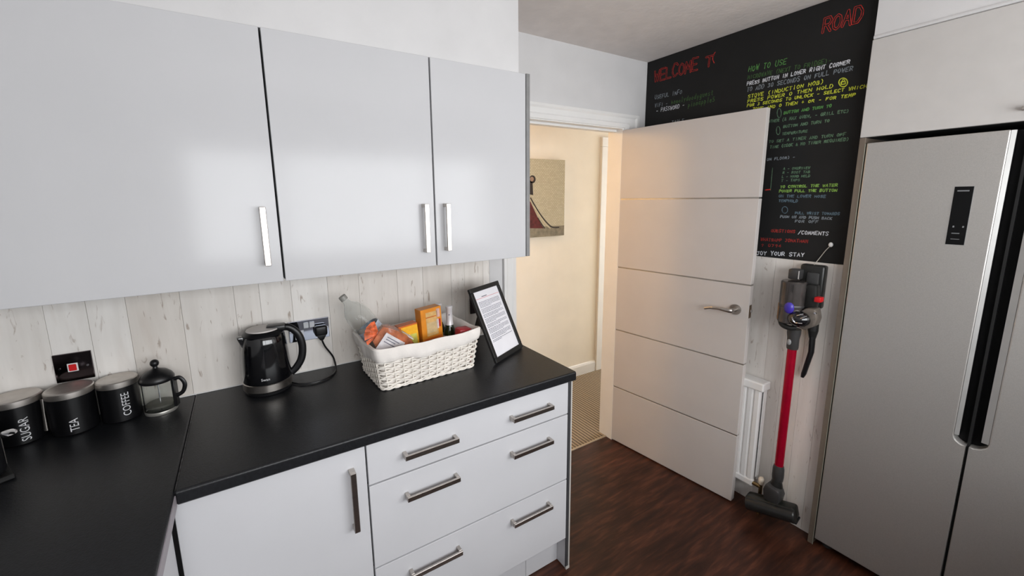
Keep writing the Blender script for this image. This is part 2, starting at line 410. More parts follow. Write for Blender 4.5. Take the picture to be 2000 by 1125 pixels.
b = BM(); box(b, -.0055, .001, FY-.001, FY+.006, .002, CB-.001); box(b, XP, .001, FY-.002, FY+.006, 0, .012); obj('edge_trim', b, mat('pale_trim', (196, 192, 186), .4, noise=.02), u)
# leg of the L to the left of the camera
u = thing('side_base_cabinet', 'white base cabinets under the left-hand arm of the black worktop', 'cabinet', (-1.59, -1.33, 0))
b = BM(); box(b, XL+.003, -1.31, -2.08, -.595, .145, CB-.001); obj('body', b, CARCASS, u)
for y0, y1 in ((-1.09, -.612), (-1.59, -1.096), (-2.08, -1.596)):
    b = BM(); box(b, -1.308, -1.289, y0, y1, .157, CB-.004, .0015); obj('door', b, WHITE_BASE, u)
b = BM(); box(b, -1.345, -1.33, -2.08, -.595, .003, .145); obj('plinth', b, WHITE_BASE, u)

# worktops
def worktop(name, prof_axis, a0, a1, back, front, label):
    """postformed front edge; cross-section along the other axis"""
    r = .007; s = 1 if front > back else -1
    pts = [(back, CB), (front - s*.004, CB), (front, CB+.004)]
    for i in range(6):
        t = i/5*math.pi/2; pts.append((front - s*r*(1-math.cos(t)), CT - r + r*math.sin(t)))
    pts.append((back, CT))
    b = BM(); prism(b, pts, prof_axis, a0, a1); return tag(obj(name, b, WORKTOP), label, 'worktop')
worktop('worktop', 0, -1.2705, .005, -.0025, -.6055, 'black laminate worktop over the drawers carrying the basket')
wl = worktop('worktop', 1, YF+.003, -.0025, XL+.002, -1.2745, 'black laminate worktop arm at far left under the canisters')
b = BM(); box(b, -1.2750, -1.2722, -2.08, -.6062, CB+.0005, CT-.009); obj('edge_strip', b, mat('lilac_grey_edging', (158, 152, 158), .5, noise=.03), wl)
b = BM(); box(b, -1.2742, -1.2708, -.601, -.0035, CB+.002, CT+.0006); tag(obj('worktop_joint_strip', b, mat('joint_strip', (52, 52, 54), .3, metal=.8, noise=.6, nscale=60)), 'thin metal strip joining the two black worktops', 'joint strip')
b = BM(); box(b, -1.27, .03, -.0055, -.0015, CT, CT+.005, .0015, 1); box(b, XL+.01, -1.27, -.0055, -.0015, CT, CT+.005, .0015, 1)
obj('sealant_bead', b, TRIMWHITE, wb)

# opposite run under the window (seen only as reflections)
u = thing('sink_run_cabinet', 'white base run under the window behind the camera', 'cabinet', (-.1, -2.4, 0))
b = BM(); box(b, -1.268, .98, YF+.003, -2.12, .1, CB); obj('body', b, WHITE_BASE, u)
b = BM(); box(b, -1.268, .98, YF+.003, -2.09, CB+.0005, CT, .003); tag(obj('worktop', b, WORKTOP), 'black laminate worktop under the window behind the camera', 'worktop')
b = BM(); cyl(b, (0.0, -2.55, CT), (0, -2.55, CT+.03), .026); tube(b, smooth_path([(0, -2.55, CT), (0, -2.55, 1.2), (.0, -2.545, 1.27), (.05, -2.54, 1.32), (.11, -2.53, 1.28), (.12, -2.53, 1.22)]), .011)
tag(obj('tap', b, CHROME, smooth=True), 'chrome swan-neck tap mirrored faintly in the middle wall cupboard', 'tap')

# ------------------------------------------------------------------ wall units
WY, WZB, WZT = -.362, 1.3571, 2.0797
def wall_unit(x0, x1, hx, label, name='wall_cabinet'):
    u = thing(name, label, 'cabinet', ((x0+x1)/2, -.17, WZB))
    b = BM(); box(b, x0+.001, x1-.001, -.340, -.003, WZB+.004, WZT-.002); obj('body', b, CARCASS, u)
    b = BM(); box(b, x0+.0028, x1-.0028, WY, WY+.020, WZB, WZT, .0018, 3); d = obj('door', b, WHITE_GLOSS, u)
    bar_handle(d, (hx, WY, 1.498), .172, True, 'y')
wall_unit(-1.70, -.9764, -1.017, 'leftmost and widest white gloss wall cupboard above the canisters')
wall_unit(-.9764, -.4704, -.513, 'middle white gloss wall cupboard above the kettle and socket')
wall_unit(-.4704, -.0637, -.430, 'rightmost white gloss wall cupboard nearest the doorway')
u = thing('wall_cabinet_end_panel', 'grey-edged panel on the doorway end of the wall cupboards', 'panel', (-.054, -.17, WZB))
b = BM(); box(b, -.0630, -.0455, WY+.006, -.003, WZB+.001, WZT+.002); obj('board', b, WHITE_BASE, u)
b = BM(); box(b, -.0630, -.0450, WY, WY+.006, WZB+.001, WZT+.002, .0008, 1); obj('edge_band', b, GREYEDGE, u)

# ------------------------------------------------------------------ kitchen door (open)
DA = -1.4505
D = bpy.data.objects.new('door_1', None); COL.objects.link(D); D.location = (.8909, .0084, .008); D.rotation_euler = (0, 0, DA)
D['kind'] = 'structure'; D['label'] = 'white open door with five panels and steel inlay lines'
DW, DT = .764, .036
zs = [0, .375, .760, 1.163, 1.579, 1.979]
for i in range(5):
    b = BM(); box(b, 0, DW, 0, DT, zs[i] + (.0035 if i else 0), zs[i+1] - (.0035 if i < 4 else 0), .0015, 2); obj('panel', b, DOORWHITE, D, local=True)
for z in zs[1:5]:
    b = BM(); box(b, .001, DW-.001, .0025, DT-.0025, z-.004, z+.004); obj('inlay_strip', b, ALU, D, local=True)
HZ = 1.034
b = BM(); cyl(b, (.706, 0, HZ), (.706, -.008, HZ), .026, n=28); cyl(b, (.706, -.008, HZ), (.706, -.045, HZ), .0105)
h = obj('handle_rose', b, STEEL, D, local=True, smooth=True)
b = BM(); tube(b, smooth_path([(.706, -.045, HZ), (.69, -.052, HZ), (.65, -.053, HZ+.003), (.61, -.052, HZ-.001), (.575, -.05, HZ-.012)]), [.0105]*8+[.0095]*8+[.008]*8+[.0065]*8+[.005], 10, flat=.7); obj('lever', b, STEEL, h, local=True, smooth=True)
b = BM(); cyl(b, (.706, DT, HZ), (.706, DT+.008, HZ), .026, n=28); tube(b, [(.706, DT+.008, HZ), (.706, DT+.045, HZ), (.69, DT+.052, HZ), (.58, DT+.05, HZ-.005)], .008); obj('handle_rose', b, STEEL, D, local=True, smooth=True)
b = BM(); box(b, DW-.001, DW+.0015, .006, DT-.006, HZ-.035, HZ+.03); lp = obj('latch_plate', b, mat('aged_brass', (128, 108, 84), .35, metal=.9, noise=.1), D, local=True)
b = BM(); box(b, DW, DW+.009, .012, DT-.012, HZ-.006, HZ+.008, .002); obj('latch', b, CHROME, lp, local=True)
for z in ():
    b = BM(); cyl(b, (-.004, -.003, z-.05), (-.004, -.003, z+.05), .006); obj('hinge', b, STEEL, D, local=True)

# ------------------------------------------------------------------ chalkboard
CBX = 1.0868
board = thing('chalkboard', 'black chalkboard wall panel covered in handwritten guest instructions', 'chalkboard', (CBX, -.54, 1.303))
b = BM(); box(b, CBX, XR+.002, -1.0775, .001, 1.303, ZC-.001); obj('board_panel', b, BOARD, board)
G = {  # single-stroke capitals on a unit cell (x 0..1, y 0..1)
 'A': [[(0,0),(.5,1),(1,0)],[(.2,.4),(.8,.4)]], 'B': [[(0,0),(0,1),(.7,1),(.85,.77),(.7,.53),(0,.53)],[(.7,.53),(1,.28),(.75,0),(0,0)]],
 'C': [[(1,.85),(.7,1),(.3,1),(0,.65),(0,.35),(.3,0),(.7,0),(1,.15)]], 'D': [[(0,0),(0,1),(.6,1),(1,.65),(1,.35),(.6,0),(0,0)]],
 'E': [[(1,1),(0,1),(0,0),(1,0)],[(0,.5),(.8,.5)]], 'F': [[(1,1),(0,1),(0,0)],[(0,.5),(.8,.5)]],
 'G': [[(1,.85),(.7,1),(.3,1),(0,.65),(0,.35),(.3,0),(.75,0),(1,.2),(1,.45),(.6,.45)]], 'H': [[(0,0),(0,1)],[(1,0),(1,1)],[(0,.5),(1,.5)]],
 'I': [[(.5,0),(.5,1)]], 'J': [[(.2,1),(1,1)],[(.7,1),(.7,.2),(.45,0),(.1,.12)]], 'K': [[(0,0),(0,1)],[(1,1),(0,.45),(1,0)]], 'L': [[(0,1),(0,0),(1,0)]],
 'M': [[(0,0),(.1,1),(.5,.35),(.9,1),(1,0)]], 'N': [[(0,0),(0,1),(1,0),(1,1)]], 'O': [[(.5,1),(.15,.85),(0,.5),(.15,.15),(.5,0),(.85,.15),(1,.5),(.85,.85),(.5,1)]],
 'P': [[(0,0),(0,1),(.75,1),(1,.75),(.75,.48),(0,.48)]], 'Q': [[(.5,1),(.1,.8),(0,.5),(.15,.15),(.5,0),(.9,.2),(1,.5),(.85,.85),(.5,1)],[(.6,.3),(1,0)]],
 'R': [[(0,0),(0,1),(.75,1),(1,.75),(.75,.5),(0,.5)],[(.4,.5),(1,0)]], 'S': [[(1,.88),(.65,1),(.2,.95),(0,.75),(.2,.55),(.8,.45),(1,.25),(.75,.03),(.3,0),(0,.12)]],
 'T': [[(0,1),(1,1)],[(.5,1),(.5,0)]], 'U': [[(0,1),(0,.25),(.3,0),(.7,0),(1,.25),(1,1)]], 'V': [[(0,1),(.5,0),(1,1)]], 'W': [[(0,1),(.25,0),(.5,.65),(.75,0),(1,1)]],
 'X': [[(0,0),(1,1)],[(0,1),(1,0)]], 'Y': [[(0,1),(.5,.5),(1,1)],[(.5,.5),(.5,0)]], 'Z': [[(0,1),(1,1),(0,0),(1,0)]],
 '0': [[(.5,1),(.1,.8),(.1,.2),(.5,0),(.9,.2),(.9,.8),(.5,1)]], '3': [[(.1,.9),(.5,1),(.9,.8),(.5,.52),(.95,.25),(.5,0),(.05,.1)]], '4': [[(.75,0),(.75,1),(0,.35),(1,.35)]],
 '5': [[(.9,1),(.15,1),(.1,.55),(.6,.6),(.95,.3),(.6,0),(.05,.08)]], '7': [[(0,1),(1,1),(.35,0)]], '9': [[(.9,.6),(.5,.5),(.1,.7),(.3,1),(.8,.95),(.9,.6),(.6,0)]],
 '-': [[(.15,.45),(.85,.45)]], '+': [[(.1,.45),(.9,.45)],[(.5,.1),(.5,.8)]], '/': [[(0,-.1),(1,1.1)]], '(': [[(.8,1.1),(.35,.75),(.35,.25),(.8,-.1)]], ')': [[(.2,1.1),(.65,.75),(.65,.25),(.2,-.1)]],
 ',': [[(.5,.1),(.35,-.15)]], '?': [[(.05,.8),(.4,1),(.9,.8),(.5,.4)],[(.5,.1),(.5,0)]], '&': [[(1,0),(.2,.75),(.4,1),(.65,.8),(.05,.25),(.35,0),(1,.4)]], ' ': [], 'o': None,
}
for k, v in {  # lower case for the two lines written small
 'a': [[(.9,.6),(.4,.65),(.05,.3),(.35,0),(.9,.3),(.9,.65),(.9,0)]], 'd': [[(.9,.6),(.4,.65),(.05,.3),(.35,0),(.9,.3)],[(.9,1.1),(.9,0)]], 'e': [[(.05,.35),(.9,.35),(.6,.65),(.15,.5),(.1,.15),(.5,0),(.9,.12)]],
 'g': [[(.9,.6),(.4,.65),(.05,.3),(.35,0),(.9,.3)],[(.9,.65),(.9,-.25),(.4,-.4),(.1,-.25)]], 'h': [[(.1,1.1),(.1,0)],[(.1,.4),(.5,.65),(.85,.45),(.85,0)]], 'i': [[(.5,.65),(.5,0)],[(.5,.9),(.5,.95)]],
 'l': [[(.5,1.1),(.5,0)]], 'm': [[(0,0),(0,.65)],[(0,.5),(.3,.65),(.5,.5),(.5,0)],[(.5,.5),(.8,.65),(1,.5),(1,0)]], 'n': [[(.1,0),(.1,.65)],[(.1,.45),(.5,.65),(.85,.45),(.85,0)]], 'o': [[(.5,.65),(.1,.4),(.2,.05),(.6,0),(.9,.35),(.5,.65)]],
 'p': [[(.1,-.4),(.1,.65)],[(.1,.5),(.5,.65),(.9,.35),(.5,0),(.1,.12)]], 's': [[(.85,.6),(.3,.62),(.15,.45),(.8,.2),(.6,0),(.1,.05)]], 't': [[(.5,1),(.5,.1),(.85,0)],[(.15,.65),(.85,.65)]], 'u': [[(.1,.65),(.15,.1),(.5,0),(.9,.2)],[(.9,.65),(.9,0)]], 'y': [[(.1,.65),(.5,.1)],[(.9,.65),(.2,-.4)]],
}.items(): G[k] = v
def ribbon(bm, pts, wd, xoff, ext=0.0):
    """flat stroke on the board; pts are (y, z)"""
    for (a, c) in zip(pts, pts[1:]):
        a, c = Vector(a), Vector(c); d = (c - a)
        if d.length < 1e-6: continue
        d.normalize(); n = Vector((-d.y, d.x)) * wd/2; e = d * 0
        q = [a - e + n, a - e - n, c + e - n, c + e + n]
        bm.faces.new([bm.verts.new((xoff, p.x, p.y)) for p in q])
    for k, a in enumerate(pts):
        bm.faces.new([bm.verts.new((xoff - .00001*(k+1), a[0] + wd/2*math.cos(i*math.pi/4), a[1] + wd/2*math.sin(i*math.pi/4))) for i in range(8)])
def yz(u, v):
    p = at(u, v, 0, CBX); return Vector((p.y, p.z))
def glyphs(body, p0, p1, hpx, jitter=.04, slant=.12, gap=.35, hk=.72, nested=False):
    """strokes of a text line whose base line runs from photo point p0 to p1 on the board"""
    a, c = yz(*p0), yz(*p1); hh = (yz(p0[0], p0[1]-hpx) - a).length * hk
    run = c - a; n = len(body); step = run / (n - gap*.6); ux = step * (1 - gap)
    up = Vector((-run.y, run.x)).normalized() * hh
    if up.y < 0: up = -up
    out = []
    for i, ch in enumerate(body):
        o = a + step*i; s = 1 + random.uniform(-.12, .12); dy = random.uniform(-.05, .05)
        cur = []; out.append(cur)
        for st in (G.get(ch) or []):
            cur.append([o + ux*(x + slant*y + random.uniform(-jitter, jitter)*.6) + up*((y + random.uniform(-jitter, jitter))*s + dy) for x, y in st])
    return out if nested else [st for c_ in out for st in c_]
CXT = CBX - .0006
def line(body, p0, p1, hpx, col, wd=.0030):
    b = None
    for ch, sts in zip(body, glyphs(body, p0, p1, hpx, nested=True)):      # one part for each word
        if ch == ' ':
            if b: obj('lettering', b, col, board)
            b = None; continue
        b = b or BM()
        for st in sts: ribbon(b, st, wd, CXT)
    if b: obj('lettering', b, col, board)
def outlined(body, p0, p1, hpx, wd, col):
    st = glyphs(body, p0, p1, hpx, .012, .03, .22, .86)
    b = BM()
    for s in st: ribbon(b, s, wd, CXT, .0018)
    o = obj('outlined_lettering', b, col, board)
    b = BM()
    for s in st: ribbon(b, s, wd-.0040, CXT-.0005, 0.0)
    obj('lettering_infill', b, BOARD, o)
C_RED, C_RED2 = chalk('red', (205, 52, 44)), chalk('dim_red', (150, 48, 42))
C_W, C_G = chalk('white', (205, 208, 214)), chalk('grey', (128, 136, 142))
C_GR, C_GRD, C_GRD2 = chalk('green', (86, 142, 74)), chalk('dim_green', (60, 92, 50)), chalk('faint_green', (92, 122, 96))
C_YE, C_LI, C_BL = chalk('yellow', (206, 214, 62)), chalk('lime', (128, 168, 78)), chalk('blue', (92, 112, 124))
outlined('WELCOME', (1278, 160), (1363, 136), 25, .0088, C_RED)
outlined('T', (1377, 131), (1393, 127), 24, .0088, C_RED)
b = BM(); ribbon(b, [yz(1397, 102), yz(1393, 108), yz(1392, 116), yz(1395, 123)], .0036, CXT); obj('lettering', b, C_RED, board)
outlined('ROAD', (1607, 63), (1683, 43), 30, .0088, C_RED)
line('USEFUL INFO', (1279, 194), (1332, 183), 10, C_G)
line('WIFI -', (1279, 210), (1304, 205), 10, C_G)
line('homelydoodyguest', (1311, 204), (1393, 185), 11, C_GRD)
line('- PASSWORD -', (1282, 220), (1337, 209), 10, C_W, .003)
line('pineapple5', (1344, 209), (1396, 198), 11, C_GRD)
line('TABLE', (1312, 242), (1336, 238), 8, C_G, .003)
line('HOW TO USE', (1462, 140), (1536, 125), 13, C_GR)
line('MICROWAVE (NEXT TO FRIDGE)-', (1460, 155), (1623, 122), 10, C_GRD)
line('PRESS BUTTON IN LOWER RIGHT CORNER', (1459, 167), (1660, 124), 8.5, C_W, .0034)
line('TO ADD 30 SECONDS ON FULL POWER', (1459, 179), (1666, 137), 10, C_G)
line('STOVE (INDUCTION HOB)', (1461, 192), (1609, 163), 8.6, C_YE, .0027)
line('PRESS POWER O THEN HOLD', (1460, 201), (1627, 171), 7.74, C_YE, .0027)
line('FOR 3 SECONDS TO UNLOCK - SELECT WHICH', (1459, 209), (1693, 171), 6.88, C_YE, .0027)
line('ZONE AND O THEN + OR - FOR TEMP', (1470, 216), (1671, 188), 6.88, C_YE, .0027)
def ring(u, v, ru, rv, col, wd=.0034, n=18):
    b = BM(); ribbon(b, [yz(u + ru*math.cos(2*math.pi*i/n), v + rv*math.sin(2*math.pi*i/n)) for i in range(n+1)], wd, CXT); return obj('drawn_symbol', b, col, board)
ring(1647, 161, 8.5, 8.5, C_YE)
b = BM(); ribbon(b, [yz(1643, 165), yz(1651, 164), yz(1651, 159), yz(1643, 160), yz(1643, 165)], .004, CXT); ribbon(b, [yz(1644.5, 159), yz(1646, 155.5), yz(1649, 155.5), yz(1650, 158.5)], .003, CXT); obj('drawn_symbol', b, C_YE, board)
ring(1522, 221, 4, 9, C_GRD2, .003); ring(1520, 255, 3.6, 8, C_GRD2, .003)
line('BUTTON AND TURN TO', (1531, 223), (1624, 209), 6.5, C_GR, .0032)
line('OTHER (& MAX OVEN, - GRILL ETC)', (1500, 240), (1658, 219), 7, C_GRD2, .003)
line('BUTTON AND TURN TO', (1530, 250), (1620, 238), 6.5, C_GRD2, .003)
line('TEMPERATURE', (1528, 264), (1577, 258), 6, C_GRD2, .0028)
line('TO SET A TIMER AND TURN OFF', (1502, 279), (1652, 265), 6.5, C_GRD2, .0028)
line('TIME (COOK & NO TIMER REQUIRED)', (1504, 290), (1658, 274), 6.5, C_GRD2, .003)
line('ON FLOOR) -', (1498, 314), (1553, 309), 6, C_G, .0028)
for i, t in enumerate(('A - OVERVIEW', 'R - ROOT TAB', 'L - HAND HELD', 'T - TAPS')):
    line(t, (1530-i*1.3, 331.5+i*7.8), (1582-(20 if i == 3 else 0), 330+i*7.8), 5.5, C_GRD2, .0026)
line('TO CONTROL THE WATER', (1524, 367), (1636, 364), 6, C_LI, .0034)
line('POWER PULL THE BUTTON', (1522, 375.5), (1635, 374), 6, C_LI, .0034)
line('ON THE LOWER HOSE', (1521, 385), (1613, 386), 6, C_BL, .003)
line('TEMPHOLD', (1521, 394), (1558, 395), 6, C_BL, .003)
ring(1533, 410, 5.5, 6.5, C_BL, .003)
line('PULL WRIST TOWARDS', (1553, 418), (1640, 420), 6, C_BL, .003)
line('PUSH ON AND PUSH BACK', (1524, 425), (1625, 429), 6, C_G, .003)
line('FOR OFF', (1553, 434), (1598, 436), 6.5, C_G, .003)
line('QUESTIONS', (1506, 453), (1553, 455), 7, C_RED2, .0032)
line('/COMMENTS', (1559, 457), (1618, 460), 9, C_W, .003)
line('WHATSAPP JONATHAN', (1486, 470), (1578, 474), 7, C_RED2, .0032)
line('? 0794', (1487, 481), (1526, 483), 6.5, C_RED2, .0028)
line('ENJOY YOUR STAY', (1465, 497), (1571, 501), 9, C_W, .0038)
b = BM(); ribbon(b, [yz(1509, 328), yz(1505, 372)], .0026, CXT); obj('drawn_line', b, C_GRD2, board)
b = BM(); ribbon(b, [yz(1495, 371), yz(1504, 370)], .005, CXT); obj('drawn_line', b, C_RED, board)

# ------------------------------------------------------------------ fridge recess, tall panel, overhead cupboard
u = thing('fridge_housing_panel', 'tall taupe-edged panel between the chalkboard wall and the fridge', 'panel', (1.3, -1.088, 0))
b = BM(); box(b, 1.037, 1.75, -1.0975, -1.0795, 0, 1.814); obj('board', b, TAUPE, u)
b = BM(); box(b, 1.034, 1.038, -1.0985, -1.0795, 0, 1.8145, .0006, 1); obj('edge_band', b, TAUPE, u)
b = BM(); box(b, 1.033, 1.037, -1.1005, -1.0983, 0, 1.79); obj('edge_trim', b, mat('olive_grey_trim', (150, 148, 134), .35, metal=.3, noise=.03), u)
u = thing('overhead_cabinet', 'white overhead cupboard above the silver fridge', 'cabinet', (1.3, -1.55, 1.815))
b = BM(); box(b, 1.055, 1.75, -2.045, -1.0797, 1.818, 2.172); obj('body', b, CARCASS, u)
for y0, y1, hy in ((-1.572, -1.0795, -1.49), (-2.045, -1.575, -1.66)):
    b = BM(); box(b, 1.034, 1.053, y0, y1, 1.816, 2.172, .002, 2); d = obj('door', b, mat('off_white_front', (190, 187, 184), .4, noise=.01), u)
    b = BM(); box(b, 1.010, 1.016, hy-.055, hy+.012, 1.846, 1.858, .001, 1); box(b, 1.012, 1.034, hy+.002, hy+.012, 1.846, 1.858); box(b, 1.012, 1.034, hy-.055, hy-.045, 1.846, 1.858); obj('handle', b, STEEL, d)
b = BM(); box(b, 1.045, 1.75, -2.045, -1.0795, 2.176, ZC); struct('wall_recess_soffit', b, WALLWHITE)
b = BM(); tube(b, [(1.046, -1.08, 2.182), (1.046, -2.04, 2.182)], .008); struct('trim_4', b, WALLWHITE, smooth=True)

F = thing('fridge_freezer', 'tall silver two-door fridge freezer with black recessed grip', 'fridge', (1.38, -1.55, 0))
FX = 1.034; FZ0, FZ1 = .035, 1.793; GP = -1.4985
b = BM(); box(b, FX+.062, 1.72, -1.998, -1.106, .04, 1.785); obj('body', b, mat('dark_grey_case', (52, 52, 54), .5, noise=.05), F)
def fridge_door(side, edge, gapedge, cut, lipw):
    s = 1 if side > 0 else -1   # +1: door on the +y side of the gap
    zb = .712; r = .03
    lip = cut + s*lipw
    poly = [(edge, FZ0), (edge, FZ1), (lip, FZ1), (lip, zb+r)]
    for i in range(1, 7):
        t = i/6*math.pi/2; poly.append((lip - s*r*math.sin(t)*.0 - s*(lip - gapedge)*s*(1-math.cos(t)), zb + r*(1-math.sin(t))))
    poly += [(gapedge, zb), (gapedge, FZ0)]
    b = BM(); prism(b, poly, 0, FX, FX+.055, .004)
    d = obj('door', b, FRIDGE, F)
    # sloping grip lip
    b = BM(); prism(b, [(FX+.0005, lip), (FX+.004, cut), (FX+.008, cut), (FX+.008, lip)], 2, zb+r, FZ1-.002); obj('grip_lip', b, FRIDGELIP, d)
    return d
dl = fridge_door(1, -1.1035, GP+.004, -1.474, .011)
dr = fridge_door(-1, -1.998, GP-.004, -1.527, .017)
b = BM(); box(b, FX+.035, FX+.065, -1.543, -1.464, .700, FZ1); box(b, FX+.0085, FX+.036, -1.4742, -1.4632, .742, FZ1); box(b, FX+.0085, FX+.036, -1.5440, -1.5268, .742, FZ1); obj('grip_recess', b, mat('recess_black', (9, 9, 10), .5, spec=.15, noise=.1), F)
b = BM(); box(b, FX+.02, FX+.06, GP-.0038, GP+.0038, .05, FZ1-.01); obj('door_seal', b, BLACKMATTE, F)
b = BM(); box(b, FX-.0012, FX+.002, -1.4055, -1.3600, 1.4195, 1.6185, .0008, 1); cpn = obj('control_panel', b, mat('panel_black', (12, 12, 13), .35, spec=.2, noise=.1), dl)
b = BM(); box(b, FX-.0006, FX+.002, -1.4066, -1.3588, 1.4183, 1.6197); obj('panel_rim', b, FRIDGELIP, cpn)
mk = mat('panel_mark', (112, 114, 116), .6, noise=.05)
for z, y0, y1, hh in ((1.604, -1.396, -1.368, .0045), (1.482, -1.375, -1.371, .006), (1.482, -1.398, -1.394, .006), (1.459, -1.39, -1.371, .003), (1.439, -1.392, -1.371, .002)):
    b = BM(); box(b, FX-.0018, FX-.0010, y0, y1, z-hh/2, z+hh/2); obj('panel_mark', b, mk, cpn)
for y in (-1.14, -1.96):
    b = BM(); cyl(b, (FX+.05, y, 0), (FX+.05, y, .042), .02); obj('foot', b, GREYPL, F)
b = BM(); box(b, FX+.07, FX+.09, -1.99, -1.11, .006, .04); obj('kickplate', b, BLACKMATTE, F)

# ------------------------------------------------------------------ radiator
R = thing('radiator', 'white panel radiator half hidden behind the open door', 'radiator', (1.05, -.5, .12))
RX, RY0, RY1, RZ0, RZ1 = 1.012, -.835, -.17, .13, .69
b = BM(); pts = []
n = 20; pw = (RY1-RY0-.02)/n
for i in range(n):
    y = RY0+.01+i*pw
    pts += [(RX+.010, y), (RX+.003, y+pw*.2), (RX+.003, y+pw*.75), (RX+.010, y+pw*.95)]
pts += [(RX+.010, RY1-.01), (RX+.022, RY1-.01), (RX+.022, RY0+.01)]
prism(b, pts, 2, RZ0+.025, RZ1-.03); obj('front_panel', b, TRIMWHITE, R)
b = BM(); box(b, RX+.05, RX+.065, RY0+.01, RY1-.01, RZ0+.02, RZ1-.03, .003); obj('rear_panel', b, TRIMWHITE, R)
b = BM(); box(b, RX-.003, RX+.07, RY0-.003, RY1, RZ1-.042, RZ1, .006, 2); obj('top_grille', b, TRIMWHITE, R)
b = BM(); box(b, RX, RX+.026, RY0+.005, RY1, RZ0, RZ0+.038, .008, 2); obj('bottom_rail', b, TRIMWHITE, R)
b = BM(); box(b, RX+.024, RX+.05, RY0+.002, RY0+.006, RZ0+.05, RZ1-.03); obj('side_cover', b, TRIMWHITE, R)
b = BM(); cyl(b, (RX+.012, RY0+.01, RZ0+.02), (RX+.012, RY0-.03, RZ0+.02), .010); cyl(b, (RX+.012, RY0-.03, .0), (RX+.012, RY0-.03, RZ0+.035), .0085); v = obj('valve', b, mat('brass', (150, 128, 92), .3, metal=1, noise=.1), R, smooth=True)
b = BM(); lathe(b, [(.010, 0), (.0135, .006), (.0135, .028), (.009, .036)], 18, Matrix.Translation((RX+.012, RY0-.03, RZ0+.035))); obj('valve_cap', b, mat('cream_plastic', (226, 214, 196), .4, noise=.02), v, smooth=True)
for y in (-.7, -.3):
    b = BM(); box(b, RX+.06, 1.0885, y-.015, y+.015, .3, .6); obj('bracket', b, TRIMWHITE, R)

# ------------------------------------------------------------------ cordless vacuum
V = thing('vacuum_cleaner', 'cordless stick vacuum with red wand hung on its wall dock', 'vacuum', (1.02, -.94, .06))
VX, VY = 1.015, -.938
b = BM(); cyl(b, (VX, VY, .305), (VX, VY, .912), .0185, n=24); obj('wand', b, RED, V, smooth=True)
b = BM(); lathe(b, [(.0215, 0), (.0235, .01), (.0235, .05), (.027, .075), (.027, .095)], 24, Matrix.Translation((VX, VY, .905))); nk = obj('wand_collar', b, GREYPL, V, smooth=True)
b = BM(); ellipsoid(b, (VX-.024, VY+.006, .94), .006, .009, .014); obj('release_button', b, mat('pale_grey_plastic', (138, 138, 138), .35, noise=.03), nk, smooth=True)
b = BM(); lathe(b, [(.018, 0), (.023, .006), (.025, .03), (.024, .07), (.020, .085)], 24, Matrix.Translation((VX, VY, .232))); obj('lower_collar', b, GREYPL, V, smooth=True)
# clear bin with cyclone
bx, by = .993, -.925
b = BM(); lathe(b, [(.043, 0), (.048, .004), (.048, .185), (.044, .19)], 28, Matrix.Translation((bx, by, 1.032))); bn = obj('dust_bin', b, mat('smoked_plastic', (84, 79, 77), .18, spec=.7, metal=.6, noise=.15, nscale=14), V, smooth=True)
b = BM(); lathe(b, [(.0487, 0), (.0495, .003), (.0495, .009), (.0487, .012)], 28, Matrix.Translation((bx, by, 1.105))); obj('bin_band', b, GREYPL, bn, smooth=True)
b = BM()
for i in range(4): box(b, bx-.047-.001*i*0, bx-.0445, by-.018+.006*i, by-.0165+.006*i, 1.178+.003*i, 1.212)
obj('bin_mark', b, BLACKMATTE, bn)
b = BM(); ellipsoid(b, at(1541, 601, 0, .952), .014, .020, .028); obj('filter_button', b, mat('violet_plastic', (62, 48, 152), .3, noise=.06), V, smooth=True)
b = BM(); p = at(1529, 605, 0, .99); box(b, p.x-.03, p.x+.025, p.y-.012, p.y+.012, p.z-.045, p.z+.04, .008); obj('bin_latch', b, mat('amber_plastic', (126, 98, 72), .3, metal=.3, noise=.08), V, smooth=True)
p = at(1524, 618, 0, .98); b = BM(); ellipsoid(b, p, .014, .014, .016); obj('latch_tip', b, GREYPL, V, smooth=True)
# cyclone / motor body
p = at(1560, 623, 0, .965); b = BM(); ellipsoid(b, p, .036, .044, .036); mo = obj('cyclone_head', b, BLACKGLOSS, V, smooth=True)
for k, (du, dv, ang) in enumerate(((3, -8, .5), (10, -3, .6), (-10, 3, -1.0), (0, 8, .1))):
    q = at(1560+du, 623+dv, 0, .932); b = BM()
    tube(b, smooth_path([q + Vector((0, -.013*math.cos(ang), .013*math.sin(ang))), q + Vector((-.004, 0, 0)), q + Vector((0, .013*math.cos(ang), -.013*math.sin(ang)))], 4), .0028, 6); obj('chrome_rib', b, CHROME, mo, smooth=True)
b = BM(); p = at(1545, 634, 0, .98); tube(b, smooth_path([at(1524, 612, 0, .975), at(1527, 632, 0, .97), at(1541, 640, 0, .97), at(1556, 640, 0, .98)]), .012, 10); obj('bin_hinge', b, DARKPL, V, smooth=True)
pm = at(1588, 612, 0, 1.0); b = BM()
prism(b, [(-.940, 1.035), (-.955, 1.085), (-.99, 1.115), (-1.022, 1.118), (-1.032, 1.075), (-1.026, 1.04), (-.985, 1.012)], 0, .972, 1.034, .01); mb = obj('motor_body', b, mat('warm_grey_plastic', (116, 108, 100), .32, metal=.35, noise=.05), V, smooth=True)
p = at(1597, 586, 0, .985); b = BM(); box(b, p.x-.006, p.x+.03, p.y-.012, p.y+.012, p.z-.010, p.z+.012, .004); obj('trigger', b, mat('red_plastic', (190, 22, 28), .35, noise=.05), V, smooth=True)
b = BM(); prism(b, [(-.972, 1.10), (-.968, 1.19), (-.975, 1.215), (-1.010, 1.215), (-1.016, 1.15), (-1.012, 1.10)], 0, .995, 1.034, .008); obj('hand_grip', b, DARKPL, V, smooth=True)
